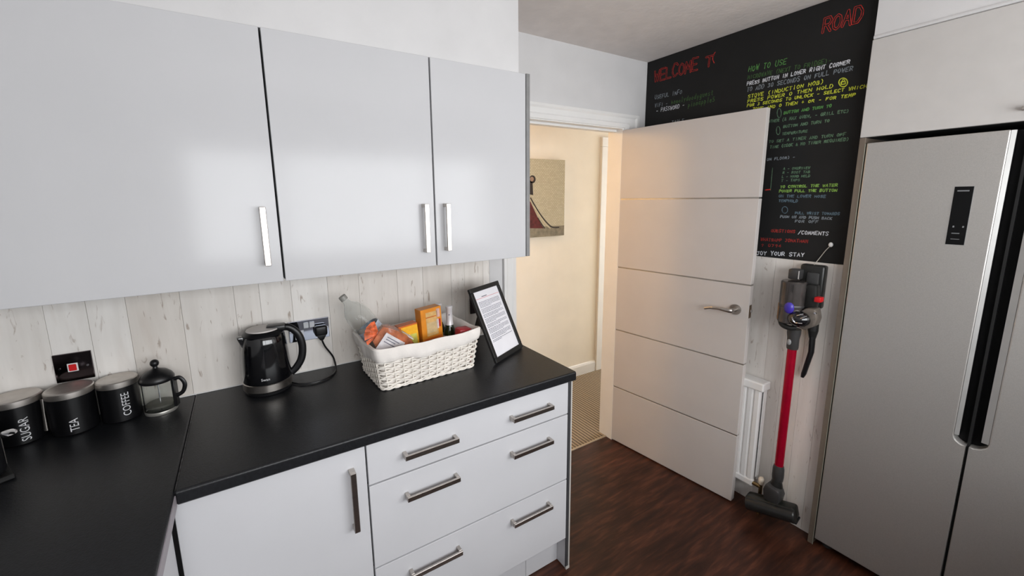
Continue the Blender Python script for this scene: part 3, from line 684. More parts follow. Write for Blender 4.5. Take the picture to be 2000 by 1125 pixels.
p = at(1592, 612, 0, .97); b = BM(); cyl(b, (p.x+.004, p.y, p.z), (p.x-.003, p.y, p.z), .004); obj('screw', b, CHROME, mb)
# floor head, swung and tilted as it hangs
Mh = Matrix.Translation((.985, -.93, .108)) @ Matrix.Rotation(math.radians(9), 4, 'Z') @ Matrix.Rotation(math.radians(-13), 4, 'X')
b = BM(); box(b, -.032, .035, -.113, .100, -.032, .030, .014, 3, Mh); hd = obj('floor_head', b, mat('olive_charcoal_plastic', (34, 35, 32), .28, metal=.15, noise=.1), V, smooth=True)
b = BM(); t = bmesh.new(); lathe(t, [(.026, -.096), (.030, -.092), (.030, .105), (.026, .11)], 22, Matrix.Rotation(math.pi/2, 4, 'X')); merge(b, t, Mh @ Matrix.Translation((-.028, -.002, -.004))); obj('roller', b, DARKPL, hd, smooth=True)
b = BM(); box(b, -.034, .028, -.114, .098, -.038, -.030, .002, 1, Mh); obj('sole_plate', b, BLACKMATTE, hd)
b = BM(); prism(b, [(-.033, .0), (-.04, .05), (-.03, .075), (.026, .085), (.036, .05), (.03, .0)], 0, -.03, .03, .008, Matrix.Translation((.995, -.935, .135))); obj('swivel', b, GREYPL, hd, smooth=True)
b = BM(); lathe(b, [(.024, 0), (.030, .02), (.024, .05), (.019, .07)], 20, Matrix.Translation((VX-.004, VY, .175))); obj('swivel_neck', b, DARKPL, hd, smooth=True)
# wall dock with crevice tool and cable
K = thing('vacuum_dock', 'dark grey wall dock holding the vacuum with a crevice tool below', 'wall dock', (1.065, -.965, 1.1))
b = BM(); box(b, 1.044, 1.0868, -1.014, -.921, 1.10, 1.294, .010, 3); obj('dock_body', b, DARKPL, K, smooth=True)
b = BM(); box(b, 1.036, 1.046, -1.000, -.952, 1.14, 1.262, .006, 2); obj('dock_channel', b, mat('mid_charcoal', (62, 62, 62), .35, metal=.2, noise=.06), K, smooth=True)
b = BM(); p = at(1552, 540, 0, 1.02); box(b, 1.0, 1.05, p.y-.024, p.y+.020, 1.226, 1.272, .006, 2); obj('battery_plug', b, GREYPL, K, smooth=True)
b = BM(); box(b, .998, 1.004, p.y-.027, p.y-.021, 1.23, 1.268, .001, 1); obj('plug_edge', b, CHROME, K)
b = BM(); p0, p1 = at(1590, 645, 0, 1.055), at(1571, 738, 0, 1.055)
cyl(b, (1.055, p0.y+.004, 1.10), (1.055, p0.y+.004, 1.0), .018, .020); cyl(b, (1.055, p0.y+.004, 1.0), (1.055, p0.y+.003, .965), .020, .013); tl = obj('crevice_tool', b, DARKPL, K, smooth=True)
b = BM(); tube(b, [(1.055, p0.y+.003, .98), (1.055, p0.y+.001, .9), (1.055, p1.y+.004, .79), (1.055, p1.y+.008, .772)], [.0155, .0145, .013, .009], 12, flat=.75); obj('nozzle', b, BLACKPL, tl, smooth=True)
b = BM(); tube(b, smooth_path([at(1590, 517, 0, 1.05), at(1600, 505, 0, 1.078), at(1612, 490, 0, 1.08), at(1622, 480, 0, 1.083)]), .0017, 6); cb = obj('charging_cable', b, mat('pale_cable', (176, 170, 160), .5, noise=.03), K, smooth=True)
p = at(1623, 478, 0, 1.082); b = BM(); ellipsoid(b, (1.080, p.y, p.z), .006, .0085, .0105); obj('cable_clip', b, WHITEPL, cb, smooth=True)

# ------------------------------------------------------------------ hall canvas and lamp
A = thing('canvas_picture', 'canvas picture of a flowing dark red dress against pale brick in the hall', 'picture', (.93, HY-.02, 1.29))
ca0, ca1, cz0, cz1 = .62, 1.195, 1.295, 1.90
b = BM(); box(b, ca0, ca1, HY-.032, HY-.0005, cz0, cz1, .003, 2); obj('canvas', b, BRICKP, A)
cy = HY-.0325
def flat(poly, m, nm, lay=1, par=A):
    b = BM(); prism(b, poly, 1, cy-.0004*lay, cy+.0002); return obj(nm, b, m, par)
flat([(ca0+.002, cz0+.002), (ca1-.002, cz0+.002), (ca1-.002, cz0+.082), (ca0+.002, cz0+.082)], mat('print_ledge', (130, 122, 104), .8, noise=.12, nscale=30), 'painted_ledge')
def cpt(u, v): p = at(u, v, 1, cy); return (p.x, p.z)
dress = [cpt(1062, 446), cpt(1055, 435), cpt(1048, 420), cpt(1041, 405), cpt(1036, 394), cpt(1028, 388), (.80, cpt(1028, 388)[1]), (.73, cz0+.2), (.70, cz0+.083)]
flat(dress, mat('print_dark_red', (84, 32, 30), .8, noise=.2, nscale=40), 'painted_dress', 2)
def stroke(pts, wd, m, nm, lay=3):
    b = BM(); P = smooth_path([Vector((x, 0, z)) for x, z in pts], 5)
    for a, c in zip(P, P[1:]):
        d = (c-a).normalized(); n_ = Vector((-d.z, 0, d.x))*wd/2
        b.faces.new([b.verts.new((q.x, cy-.0004*lay, q.z)) for q in (a+n_, a-n_, c-n_, c+n_)])
    return obj(nm, b, m, A)
PD = mat('print_black', (44, 36, 32), .8, noise=.1); PL = mat('print_cream', (196, 186, 158), .8, noise=.05)
stroke([cpt(1036, 386), cpt(1043, 399), cpt(1056, 420), cpt(1070, 437), cpt(1080, 444), cpt(1092, 444)], .010, PD, 'painted_line')
stroke([cpt(1042, 402), cpt(1054, 421), cpt(1066, 438), cpt(1075, 446)], .009, PL, 'painted_line', 4)
stroke([cpt(1050, 425), cpt(1058, 438), cpt(1064, 446)], .008, PD, 'painted_line', 5)
flat([(.815, cz0+.34), (.875, cz0+.33), (.868, cz0+.43), (.825, cz0+.44)], PD, 'painted_bodice', 2)
b = BM(); cyl(b, (.868, cy+.0002, 1.745), (.868, cy-.0008, 1.745), .030, n=20); obj('painted_head', b, PD, A)
b = BM(); cyl(b, (.862, cy+.0002, 1.747), (.862, cy-.0012, 1.747), .018, n=20); obj('painted_head', b, mat('print_skin', (146, 118, 100), .8, noise=.05), A)
H = thing('ceiling_lamp', 'small warm pendant lamp in the hall out of view beside the doorway', 'lamp', (-.52, .5, 2.0))
b = BM(); cyl(b, (-.52, .5, 2.16), (-.52, .5, ZC), .004, n=8); cyl(b, (-.52, .5, ZC-.02), (-.52, .5, ZC), .04); obj('cord', b, WHITEPL, H)
b = BM(); lathe(b, [(.05, .10), (.11, 0)], 24, Matrix.Translation((-.52, .5, 2.08)), caps=False); obj('shade', b, CLOTH, H, smooth=True)
l = bpy.data.lights.new('hall_bulb', 'POINT'); l.energy = 33; l.color = (1, .60, .24); l.shadow_soft_size = .06
o = bpy.data.objects.new('hall_bulb', l); COL.objects.link(o); o.location = (-.52, .5, 2.05)

# ------------------------------------------------------------------ electrics on the splashback
u = thing('cooker_switch', 'black nickel switch plate with red rocker on the splashback', 'switch', (-1.57, -.004, 1.046))
b = BM(); box(b, -1.615, -1.526, -.0085, -.001, 1.046, 1.1365, .0015, 2); obj('plate', b, mat('black_nickel', (74, 66, 68), .1, metal=1, noise=.05), u)
b = BM(); box(b, -1.585, -1.560, -.0105, -.0085, 1.077, 1.104, .0008, 1); rk = obj('rocker_rim', b, WHITEPL, u)
b = BM(); box(b, -1.5815, -1.5635, -.0135, -.010, 1.080, 1.101, .0015, 1); obj('rocker', b, mat('red_rocker', (205, 30, 34), .3, noise=.03), rk)
for x in (-1.603, -1.538):
    b = BM(); cyl(b, (x, -.0085, 1.0905), (x, -.0098, 1.0905), .0032, n=12); obj('screw', b, CHROME, u)
u = thing('wall_socket', 'chrome double wall socket above the worktop behind the kettle', 'socket', (-.882, -.004, 1.047))
sx0, sx1, sz0, sz1 = -.957, -.808, 1.047, 1.131
b = BM(); box(b, sx0, sx1, -.0085, -.001, sz0, sz1, .0018, 2); obj('plate', b, mat('mirror_chrome', (176, 182, 196), .06, metal=1, noise=.03), u)
for cx_ in (-.920, -.846):
    b = BM(); box(b, cx_-.016, cx_+.016, -.0100, -.0083, 1.056, 1.092, .001, 1); ins = obj('insert', b, mat('grey_insert', (206, 208, 214), .4, noise=.02), u)
    for dx, z0, z1, hw in ((0, 1.078, 1.088, .0032), (-.009, 1.060, 1.066, .0036), (.009, 1.060, 1.066, .0036)):
        b = BM(); box(b, cx_+dx-hw, cx_+dx+hw, -.0106, -.0098, z0, z1); obj('pin_slot', b, BLACKMATTE, ins)
for cx_ in (-.894, -.872):
    b = BM(); box(b, cx_-.0095, cx_+.0095, -.0125, -.0083, 1.098, 1.122, .0015, 1); obj('switch_rocker', b, mat('silver_rocker', (206, 208, 212), .25, metal=.4, noise=.02), u)
b = BM(); cyl(b, (-.951, -.0085, 1.088), (-.951, -.0096, 1.088), .003, n=12); obj('screw', b, CHROME, u)
b = BM(); cyl(b, (-.814, -.0085, 1.088), (-.814, -.0096, 1.088), .003, n=12); obj('screw', b, CHROME, u)
u = thing('blank_switch_plate', 'dark switch plate on the wall behind the picture frame', 'switch', (-.115, -.004, 1.03))
b = BM(); box(b, -.150, -.064, -.0085, -.001, 1.037, 1.123, .0015, 2); obj('plate', b, mat('black_nickel', (74, 66, 68), .1, metal=1), u)
b = BM(); box(b, -.117, -.097, -.0120, -.0085, 1.068, 1.092, .001, 1); obj('rocker', b, BLACKPL, u)

# ------------------------------------------------------------------ canisters
def canister(cx_, cy_, r, h, word, label, ang, tz):
    u = thing('storage_canister', label, 'canister', (cx_, cy_, CT), group='black tea, coffee and sugar canisters')
    T = Matrix.Translation((cx_, cy_, CT+.0006))
    b = BM(); lathe(b, [(r-.003, 0), (r, .003), (r, h-.020), (r-.002, h-.019)], 40, T); obj('body', b, mat('black_enamel', (12, 12, 14), .3, spec=.5, noise=.1), u, smooth=True)
    b = BM(); lathe(b, [(r+.0012, h-.020), (r+.0015, h-.018), (r+.0015, h-.003), (r-.001, h), (r-.006, h), (r-.008, h-.0015), (.001, h-.0012)], 40, T); obj('lid', b, mat('canister_lid_steel', (200, 194, 188), .42, metal=1, noise=.04, nscale=40), u, smooth=True)
    b = BM(); R2 = r+.0012
    text_on(b, word, .0285, lambda x, y: (cx_ + R2*math.cos(ang + (-y)/R2*-1*-1), cy_ + R2*math.sin(ang + (-y)/R2*-1*-1), CT + tz + x), .78)
    obj('lettering', b, WHITETXT, u)
    return u
toward = lambda x, y, d=0: math.atan2(CAM.y-y, CAM.x-x) + d
canister(-1.688, -.068, .0545, .135, 'SUGAR', 'black canister with steel lid lettered SUGAR', toward(-1.688, -.068, .13), .047)
ctea = canister(-1.571, -.076, .0545, .135, 'TEA', 'black canister with steel lid lettered TEA between sugar and coffee', toward(-1.571, -.076, -.05), .033)
canister(-1.464, -.063, .0505, .133, 'COFFEE', 'black canister with steel lid lettered COFFEE beside the cafetiere', toward(-1.464, -.063, .25), .058)
b = BM(); tube(b, [(-1.6275, -.090, 1.032), (-1.6285, -.093, .99), (-1.6295, -.096, .935)], [.0042, .0036, .0052], 8, flat=.6); obj('clip_bar', b, STEEL, ctea, smooth=True)

# ------------------------------------------------------------------ cafetiere
u = thing('cafetiere', 'small glass cafetiere with black lid and handle beside the canisters', 'cafetiere', (-1.362, -.082, CT))
T = Matrix.Translation((-1.362, -.082, CT+.0006))
gr = .043
b = BM(); lathe(b, [(.002, .002), (gr-.004, .002), (gr, .006), (gr, .112), (gr-.0022, .112), (gr-.0022, .007), (.002, .005)], 36, T, caps=False); obj('glass_beaker', b, GLASS, u, smooth=True)
b = BM(); lathe(b, [(gr+.0006, .0), (gr+.0012, .002), (gr+.0012, .010), (gr+.0006, .011)], 36, T, caps=False); obj('base_ring', b, mat('pale_base', (168, 166, 160), .3, metal=.6, noise=.04), u, smooth=True)
b = BM(); lathe(b, [(gr+.002, .106), (gr+.004, .110), (gr+.004, .117), (gr-.002, .128), (gr-.014, .139), (.012, .146), (.007, .150), (.006, .156)], 36, T)
prism(b, [(-.012, 0), (.012, 0), (.006, .012), (-.006, .012)], 2, .105, .117, 0, T @ Matrix.Rotation(math.radians(180), 4, 'Z') @ Matrix.Translation((0, -gr-.01, 0)) @ Matrix.Rotation(math.pi, 4, 'Z'))
ld = obj('lid', b, BLACKPL, u, smooth=True)
b = BM(); ellipsoid(b, (-1.362, -.082, CT+.167), .0125, .0125, .0125); obj('knob', b, BLACKPL, ld, smooth=True)
b = BM(); cyl(b, (-1.362, -.082, CT+.025), (-1.362, -.082, CT+.15), .002, n=8); pl = obj('plunger_rod', b, CHROME, u, smooth=True)
b = BM(); lathe(b, [(.039, .022), (.040, .024), (.040, .029), (.036, .031)], 30, T); obj('filter_disc', b, mat('filter_mesh', (120, 118, 112), .4, metal=.7, noise=.1), pl, smooth=True)
ha = -.25; hd_ = Vector((math.cos(ha), math.sin(ha), 0)); c0 = Vector((-1.362, -.082, CT))
b = BM(); tube(b, smooth_path([c0+hd_*(gr+.001)+Vector((0, 0, .104)), c0+hd_*(gr+.02)+Vector((0, 0, .108)), c0+hd_*(gr+.032)+Vector((0, 0, .085)), c0+hd_*(gr+.024)+Vector((0, 0, .058)), c0+hd_*(gr+.004)+Vector((0, 0, .046))]), .0065, 10, flat=.8)
box(b, -.004, .006, -.012, .012, .012, .11, .002, 1, Matrix.Translation(c0) @ Matrix.Rotation(ha, 4, 'Z') @ Matrix.Translation((gr+.001, 0, 0))); obj('handle', b, BLACKPL, u, smooth=True)

# ------------------------------------------------------------------ kettle
KX, KY = -1.046, -.092
u = thing('kettle', 'black gloss electric kettle with steel band on its power base', 'kettle', (KX, KY, CT))
T = Matrix.Translation((KX, KY, CT+.0006))
b = BM(); lathe(b, [(.070, 0), (.076, .002), (.077, .010), (.072, .014)], 40, T); pb = obj('power_base', b, BLACKPL, u, smooth=True)
b = BM(); lathe(b, [(.078, .014), (.0815, .017), (.0815, .042), (.079, .044)], 44, T); obj('steel_band', b, STEEL, u, smooth=True)
b = BM(); lathe(b, [(.0795, .044), (.0805, .049), (.0795, .09), (.0765, .14), (.072, .185), (.069, .207), (.066, .212)], 44, T); kb = obj('body', b, BLACKGLOSS, u, smooth=True)
b = BM(); lathe(b, [(.066, .212), (.067, .216), (.060, .224), (.052, .229), (.049, .230)], 40, T); obj('rim', b, BLACKPL, u, smooth=True)
b = BM(); lathe(b, [(.054, .228), (.052, .232), (.02, .236), (.001, .2365)], 36, T); obj('lid', b, mat('grey_lid', (208, 202, 198), .5, metal=.1, noise=.04), u, smooth=True)
ka = -.12
def kp(r, z): return (KX + r*math.cos(ka), KY + r*math.sin(ka), CT+z)
b = BM(); box(b, .012, .075, -.022, .022, .219, .240, .006, 2, T @ Matrix.Rotation(ka, 4, 'Z')); obj('lid_hinge', b, BLACKPL, u, smooth=True)
b = BM(); tube(b, smooth_path([kp(.055, .226), kp(.085, .224), kp(.112, .196), kp(.124, .15), kp(.118, .10), kp(.098, .066), kp(.078, .048)]), .0135, 12, flat=.8); obj('handle', b, BLACKPL, u, smooth=True)
b = BM(); prism(b, [(.062, .216), (.085, .215), (.068, .165)], 1, -.016, .016, .004, T @ Matrix.Rotation(math.radians(188), 4, 'Z')); obj('spout', b, BLACKGLOSS, u, smooth=True)
kang = toward(KX, KY, -.10)
b = BM(); text_on(b, 'Swan', .0135, lambda x, y: (KX + .0820*math.cos(kang + x/.0820), KY + .0820*math.sin(kang + x/.0820), CT+.066+y)); obj('logo', b, WHITETXT, kb)
zc = CT+.0045
def cw(uu, vv): p = at(uu, vv, 2, zc); return (p.x, min(p.y, -.008), zc)
b = BM(); tube(b, smooth_path([cw(565, 746), cw(590, 750), cw(620, 746), cw(645, 735), cw(656, 722), (-.800, -.014, .945), at(648, 693, 1, -.018), at(634, 675, 1, -.030), at(627, 658, 1, -.034), at(626, 648, 1, -.034)]), .0036, 8); cd_ = obj('power_cord', b, BLACKPL, pb, smooth=True)
b = BM(); pp = Vector((-.843, 0, 1.075)); box(b, pp.x-.024, pp.x+.024, -.040, -.0105, pp.z-.012, pp.z+.030, .009, 3)
prism(b, [(pp.x-.021, pp.z-.005), (pp.x-.007, pp.z-.030), (pp.x+.007, pp.z-.030), (pp.x+.021, pp.z-.005)], 1, -.038, -.014, .003); obj('plug', b, BLACKPL, pb, smooth=True)

# ------------------------------------------------------------------ appliance at the far left edge
u = thing('toaster', 'black toaster with chrome lever cut off by the left edge', 'toaster', (-1.72, -.27, CT), (0, 0, math.radians(28)))
b = BM(); box(b, -.15, .055, -.085, .085, .012, .13, .02, 3); obj('body', b, BLACKPL, u, local=True, smooth=True)
b = BM(); box(b, -.155, .062, -.09, .09, .0008, .014, .003, 1); obj('base', b, BLACKMATTE, u, local=True)
b = BM(); box(b, -.13, .03, -.012, .012, .129, .1315); obj('slot', b, BLACKMATTE, u, local=True)
b = BM(); ellipsoid(b, (.072, -.04, .105), .016, .022, .007); obj('lever', b, CHROME, u, local=True, smooth=True)
b = BM(); box(b, .055, .058, -.05, -.03, .03, .10, .001, 1); obj('lever_track', b, STEEL, u, local=True)

# ------------------------------------------------------------------ document frame
BLp, BRp = Vector((-.222, -.372, CT)), Vector((-.016, -.271, CT))
ang = math.atan2((BRp-BLp).y, (BRp-BLp).x); fw = (BRp-BLp).length; fh = .33; tilt = math.radians(24)
u = thing('document_frame', 'black document frame with a printed letter leaning beside the basket', 'picture frame', tuple(BLp + Vector((0, 0, .0065))), (0, 0, ang))
Mf = Matrix.Rotation(-tilt, 4, 'X')  # local: x along the bottom, z up the frame, y behind
bw = .020
b = BM()
box(b, 0, fw, 0, .014, 0, bw, .002, 1, Mf); obj('frame_bar', b, BLACKMATTE, u, local=True)
b = BM(); box(b, 0, fw, 0, .014, fh-bw, fh, .002, 1, Mf); obj('frame_bar', b, BLACKMATTE, u, local=True)
for x in (0, fw-bw):
    b = BM(); box(b, x, x+bw, 0, .014, bw, fh-bw, .002, 1, Mf); obj('frame_bar', b, BLACKMATTE, u, local=True)
b = BM(); box(b, .004, fw-.004, .009, .0135, .004, fh-.004, 0, 1, Mf); obj('backing', b, BLACKMATTE, u, local=True)
b = BM(); box(b, bw-.001, fw-bw+.001, .006, .0088, bw-.001, fh-bw+.001, 0, 1, Mf); pg = obj('letter', b, PAPER, u, local=True)
b = BM()
px0, px1 = bw+.016, fw-bw-.014
def inkline(x0, x1, z, hh): box(b, x0, x1, .0054, .0062, z-hh/2, z+hh/2, 0, 1, Mf)
z = .262
for para in (5, 4, 3, 4, 3, 4, 4, 2):
    for k in range(para):
        x = px0; end = px1 if k < para-1 else px0 + (px1-px0)*random.uniform(.3, .9)
        while x < end:
            wl_ = random.uniform(.006, .017); inkline(x, min(x+wl_, end), z, .0022); x += wl_+.0028
        z -= .0056
    z -= .0030
o = obj('letter_print', b, INK, pg, local=True); o['kind'] = 'stuff'
b = BM(); inkline(px0-.012, px1+.010, .278, .0016); obj('red_rule', b, mat('red_ink', (214, 120, 124), .8, noise=.05), pg, local=True)
b = BM(); inkline(px0+.035, px0+.075, .284, .003); obj('letter_heading', b, mat('dark_ink', (88, 84, 92), .8, noise=.05), pg, local=True)
b = BM(); box(b, fw*.5-.03, fw*.5+.03, -.002, .002, .0, .245, .0005, 1, Matrix.Translation((0, .134, .228)) @ Matrix.Rotation(math.radians(17), 4, 'X') @ Matrix.Translation((0, 0, -.235))); obj('easel_strut', b, BLACKMATTE, u, local=True)
#PART3
# ------------------------------------------------------------------ wicker hamper basket
BX, BY, BZ, BR_ = -.508, -.222, CT+.0008, math.radians(2.5)
K = thing('wicker_basket', 'white wicker basket with cream cloth liner full of groceries', 'basket', (BX, BY, BZ), (0, 0, BR_))
BH = .156
def half(z): k = z/BH; return .193+.022*k, .124+.014*k
def rrect(hx, hy, r, step):
    """points of a rounded rectangle, evenly spaced"""
    segs = []
    for cx_, cy_, a0 in ((hx-r, hy-r, 0), (-hx+r, hy-r, 90), (-hx+r, -hy+r, 180), (hx-r, -hy+r, 270)):
        for i in range(9):
            a = math.radians(a0+i*90/8); segs.append(Vector((cx_+r*math.cos(a), cy_+r*math.sin(a))))
    segs.append(segs[0]); L = [0]
    for a, c in zip(segs, segs[1:]): L.append(L[-1]+(c-a).length)
    n = step; out = []; j = 0
    for i in range(n):
        d = L[-1]*i/n
        while L[j+1] < d: j += 1
        t = (d-L[j])/max(1e-9, L[j+1]-L[j]); out.append(segs[j].lerp(segs[j+1], t))
    return out
NS = 38
b = BM()
rows = 12
for rI in range(rows):
    z = .011 + rI*.0107; hx, hy = half(z); P = rrect(hx, hy, .022, NS*4); pts = []
    for i, p in enumerate(P):
        ph = i/4*math.pi + rI*math.pi; o_ = .0042*math.cos(ph)
        nrm = Vector((p.x/hx if abs(p.x) > hx-.022 else 0, p.y/hy if abs(p.y) > hy-.022 else 0)); nrm = nrm.normalized() if nrm.length else Vector((0, 1))
        q = p + nrm*o_; pts.append((q.x, q.y, z + .0022*math.sin(ph) + random.uniform(-.0006, .0006)))
    tube(b, pts, .0029, 6, close=True)
wv = obj('wicker_weave', b, WICKER, K, local=True, smooth=True); wv['kind'] = 'stuff'
b = BM()
P0 = rrect(*half(.002), .022, NS); P1 = rrect(*half(BH-.004), .022, NS)
for a, c in zip(P0, P1): tube(b, [(a.x, a.y, .002), (c.x, c.y, BH-.004)], .0026, 6)
o = obj('wicker_stakes', b, WICKER, K, local=True, smooth=True); o['kind'] = 'stuff'
b = BM(); hx, hy = half(0)
P = rrect(hx+.002, hy+.002, .022, 160)
for s in (0, math.pi): tube(b, [(p.x*(1+.012*math.cos(i*.8+s)), p.y*(1+.018*math.cos(i*.8+s)), .0055+.003*math.sin(i*.8+s)) for i, p in enumerate(P)], .0030, 6, close=True)
obj('base_braid', b, WICKER, K, local=True, smooth=True)
b = BM(); hx, hy = half(.004); prism(b, [tuple(p) for p in rrect(hx-.004, hy-.004, .02, 40)], 2, .002, .007); obj('base_board', b, WICKER, K, local=True)
# cloth liner folded over the rim
t = bmesh.new(); NL = 180; rings = []
prof = [(-.010, .009, 0), (-.010, .06, .3), (-.010, .12, .5), (-.008, BH-.004, .6), (-.003, BH+.004, .6), (.004, BH+.006, .6), (.0085, BH+.001, .7), (.0095, BH-.014, 1), (.0095, BH-.030, 1.3), (.0080, BH-.046, 1.6), (.0064, BH-.048, 1.6), (.006, BH-.030, 1)]
for off, z, am in prof:
    hx, hy = half(min(z, BH)); P = rrect(hx+off, hy+off, .022, NL); ring_ = []
    for i, p in enumerate(P):
        f = math.sin(i*2*math.pi/NL*13)*.0012 + math.sin(i*2*math.pi/NL*29+1)*.0008 + math.sin(i*2*math.pi/NL*5+z*60)*.0010
        dz = (math.sin(i*2*math.pi/NL*9)*.003 + math.sin(i*2*math.pi/NL*4+.6)*.002) * (am if off > 0 else .6)
        cc = math.exp(-((abs(abs(p.x)-hx)+abs(abs(p.y)-hy))/.05)**2)*.006   # corners peak a little
        n_ = Vector((p.x/hx, p.y/hy)).normalized()*f*am
        ring_.append(t.verts.new((p.x+n_.x, p.y+n_.y, max(.008, z+dz+cc*(z > .1)))))
    rings.append(ring_)
for a, c in zip(rings, rings[1:]):
    for i in range(NL): t.faces.new((a[i], a[(i+1) % NL], c[(i+1) % NL], c[i]))
t.faces.new(rings[0]); bmesh.ops.recalc_face_normals(t, faces=t.faces)
b = BM(); merge(b, t); obj('cloth_liner', b, CLOTH, K, local=True, smooth=True)

# groceries, each a thing of its own, standing inside the liner
ZI = BZ+.0105
def rbox(bm, w_, d_, h_, M, bev=.002): box(bm, -w_/2, w_/2, -d_/2, d_/2, 0, h_, bev, 2, M)
def facade(bm, w_, z0, z1, x0, x1, d_, M, lay=1): box(bm, x0, x1, -d_/2-.0006*lay, -d_/2+.0004, z0, z1, 0, 1, M)
# green packet under the orange box
ORX, ORY = -.453, -.235
u = thing('green_packet', 'green packet lying under the orange box in the basket', 'packet', (ORX, ORY, ZI))
b = BM(); rbox(b, .100, .09, .090, Matrix.Translation((ORX+.005, ORY-.01, ZI)), .012); obj('pack', b, mat('green_wrap', (46, 104, 52), .4, noise=.25, nscale=25), u, smooth=True)
b = BM(); box(b, ORX-.03, ORX+.04, ORY-.055-.0008, ORY-.05, ZI+.03, ZI+.06); obj('pack_label', b, mat('dark_green_print', (24, 52, 30), .5, noise=.1), u)
# orange box
M = Matrix.Translation((ORX, ORY+.01, ZI+.0915)) @ Matrix.Rotation(math.radians(9), 4, 'Z') @ Matrix.Rotation(math.radians(-3), 4, 'Y')
u = thing('orange_box', 'tall orange carton standing highest in the basket', 'box', (ORX, ORY, ZI+.09))
w_, d_, h_ = .096, .046, .150
b = BM(); rbox(b, w_, d_, h_, M, .0015); bo = obj('carton', b, mat('orange_card', (214, 134, 40), .35, noise=.06, nscale=20), u)
for nm, x0, x1, z0, z1, c in (('pale_panel', -.026, .028, .035, .135, (204, 164, 104)), ('band', -.026, .022, .112, .116, (182, 96, 30)), ('picture', -.024, .020, .048, .092, (198, 172, 128)), ('foot_band', -.040, .042, .006, .028, (206, 104, 36)), ('white_mark', .022, .032, .058, .098, (232, 220, 214)), ('red_mark', .032, .042, .064, .098, (176, 52, 42)), ('violet_mark', .024, .040, .106, .142, (206, 168, 156))):
    b = BM(); facade(b, w_, z0, z1, x0, x1, d_, M, 2 if nm in ('band', 'picture') else 1); obj(nm, b, mat('print_'+nm, c, .4, noise=.08, nscale=50), bo)
# yellow box
M = Matrix.Translation((-.540, -.224, ZI+.006)) @ Matrix.Rotation(math.radians(4), 4, 'Z') @ Matrix.Rotation(math.radians(-5), 4, 'Y')
u = thing('yellow_box', 'yellow and orange carton tilted behind the brown packet in the basket', 'box', (-.540, -.224, ZI))
w_, d_, h_ = .080, .04, .182
b = BM(); rbox(b, w_, d_, h_, M, .0015); bo = obj('carton', b, mat('deep_orange_card', (196, 96, 30), .4, noise=.06), u)
for nm, x0, x1, z0, z1, c in (('yellow_panel', -.030, .039, .030, .176, (244, 178, 40)), ('cream_mark', -.020, .004, .085, .142, (246, 226, 170)), ('green_mark', .006, .032, .092, .140, (206, 200, 96)), ('brown_band', -.028, .036, .060, .074, (150, 78, 26)), ('dark_mark', -.012, .034, .044, .054, (74, 50, 30))):
    b = BM(); facade(b, w_, z0, z1, x0, x1, d_, M, 1 if nm == 'yellow_panel' else 2); obj(nm, b, mat('print_'+nm, c, .4, noise=.08, nscale=50), bo)
# brown flow-wrapped packet with white label
u = thing('brown_packet', 'brown cellophane packet with white labels at the front left of the basket', 'packet', (-.635, -.255, ZI))
M = Matrix.Translation((-.624, -.276, 1.066)) @ Matrix.Rotation(math.radians(-10), 4, 'Z') @ Matrix.Rotation(math.radians(37), 4, 'Y')
t = bmesh.new(); bmesh.ops.create_cube(t, size=1); bmesh.ops.subdivide_edges(t, edges=t.edges[:], cuts=5, use_grid_fill=True)
for v in t.verts:
    x, y, z = v.co; k = 1-.35*(abs(x)*2)**3
    v.co = Vector((x*.145, y*.062*k, z*.098*k)) + Vector((0, random.uniform(-.0015, .0015), random.uniform(-.0015, .0015)))
b = BM(); merge(b, t, M); bp = obj('wrapper', b, mat('brown_cellophane', (158, 92, 62), .22, spec=.7, noise=.3, nscale=32, bump=.5, bscale=60), u, smooth=True)
b = BM(); box(b, -.052, .030, -.0340, -.029, -.046, .024, .0005, 1, M); lb = obj('front_label', b, mat('label_white', (216, 212, 214), .5, noise=.06, nscale=40), bp)
for i, (x0, x1, z_) in enumerate(((-.04, .012, .012), (-.04, .0, .003), (-.042, .006, -.008))):
    b = BM(); box(b, x0, x1, -.0348, -.0338, z_-.0016, z_+.0016, 0, 1, M); obj('label_mark', b, INK, lb)
b = BM(); box(b, .005, .055, -.020, .016, .047, .0496, .0004, 1, M); obj('top_label', b, mat('label_white', (216, 212, 214)), bp)
# gathered bow of the wrapper
u2 = M @ Vector((-.066, -.004, .0)); b = BM()
for k in range(7):
    a = math.radians(-55 + k*18); d = Vector((-math.cos(a)*.75, -.12, math.sin(a)*.8+.45)).normalized()
    n_ = Vector((0, 1, 0)); s_ = d.cross(n_).normalized()*.008
    q = [u2 - s_*.15, u2 + d*.055 - s_ + n_*(.004*(k % 2)), u2 + d*.058 + s_ - n_*(.004*(k % 2)), u2 + s_*.15]
    t = bmesh.new(); A_ = [t.verts.new(p_) for p_ in q]; B_ = [t.verts.new(p_ + Vector((0, .0012, 0))) for p_ in q]
    t.faces.new(A_); t.faces.new(B_[::-1])
    for i in range(4): t.faces.new((A_[i], B_[i], B_[(i+1) % 4], A_[(i+1) % 4]))
    bmesh.ops.recalc_face_normals(t, faces=t.faces); merge(b, t)
obj('wrapper_tail', b, mat('orange_cellophane', (202, 98, 60), .25, spec=.7, noise=.25, nscale=60), bp)
b = BM(); ellipsoid(b, u2, .008, .008, .009); obj('wrapper_tie', b, mat('label_white', (216, 212, 214)), bp, smooth=True)
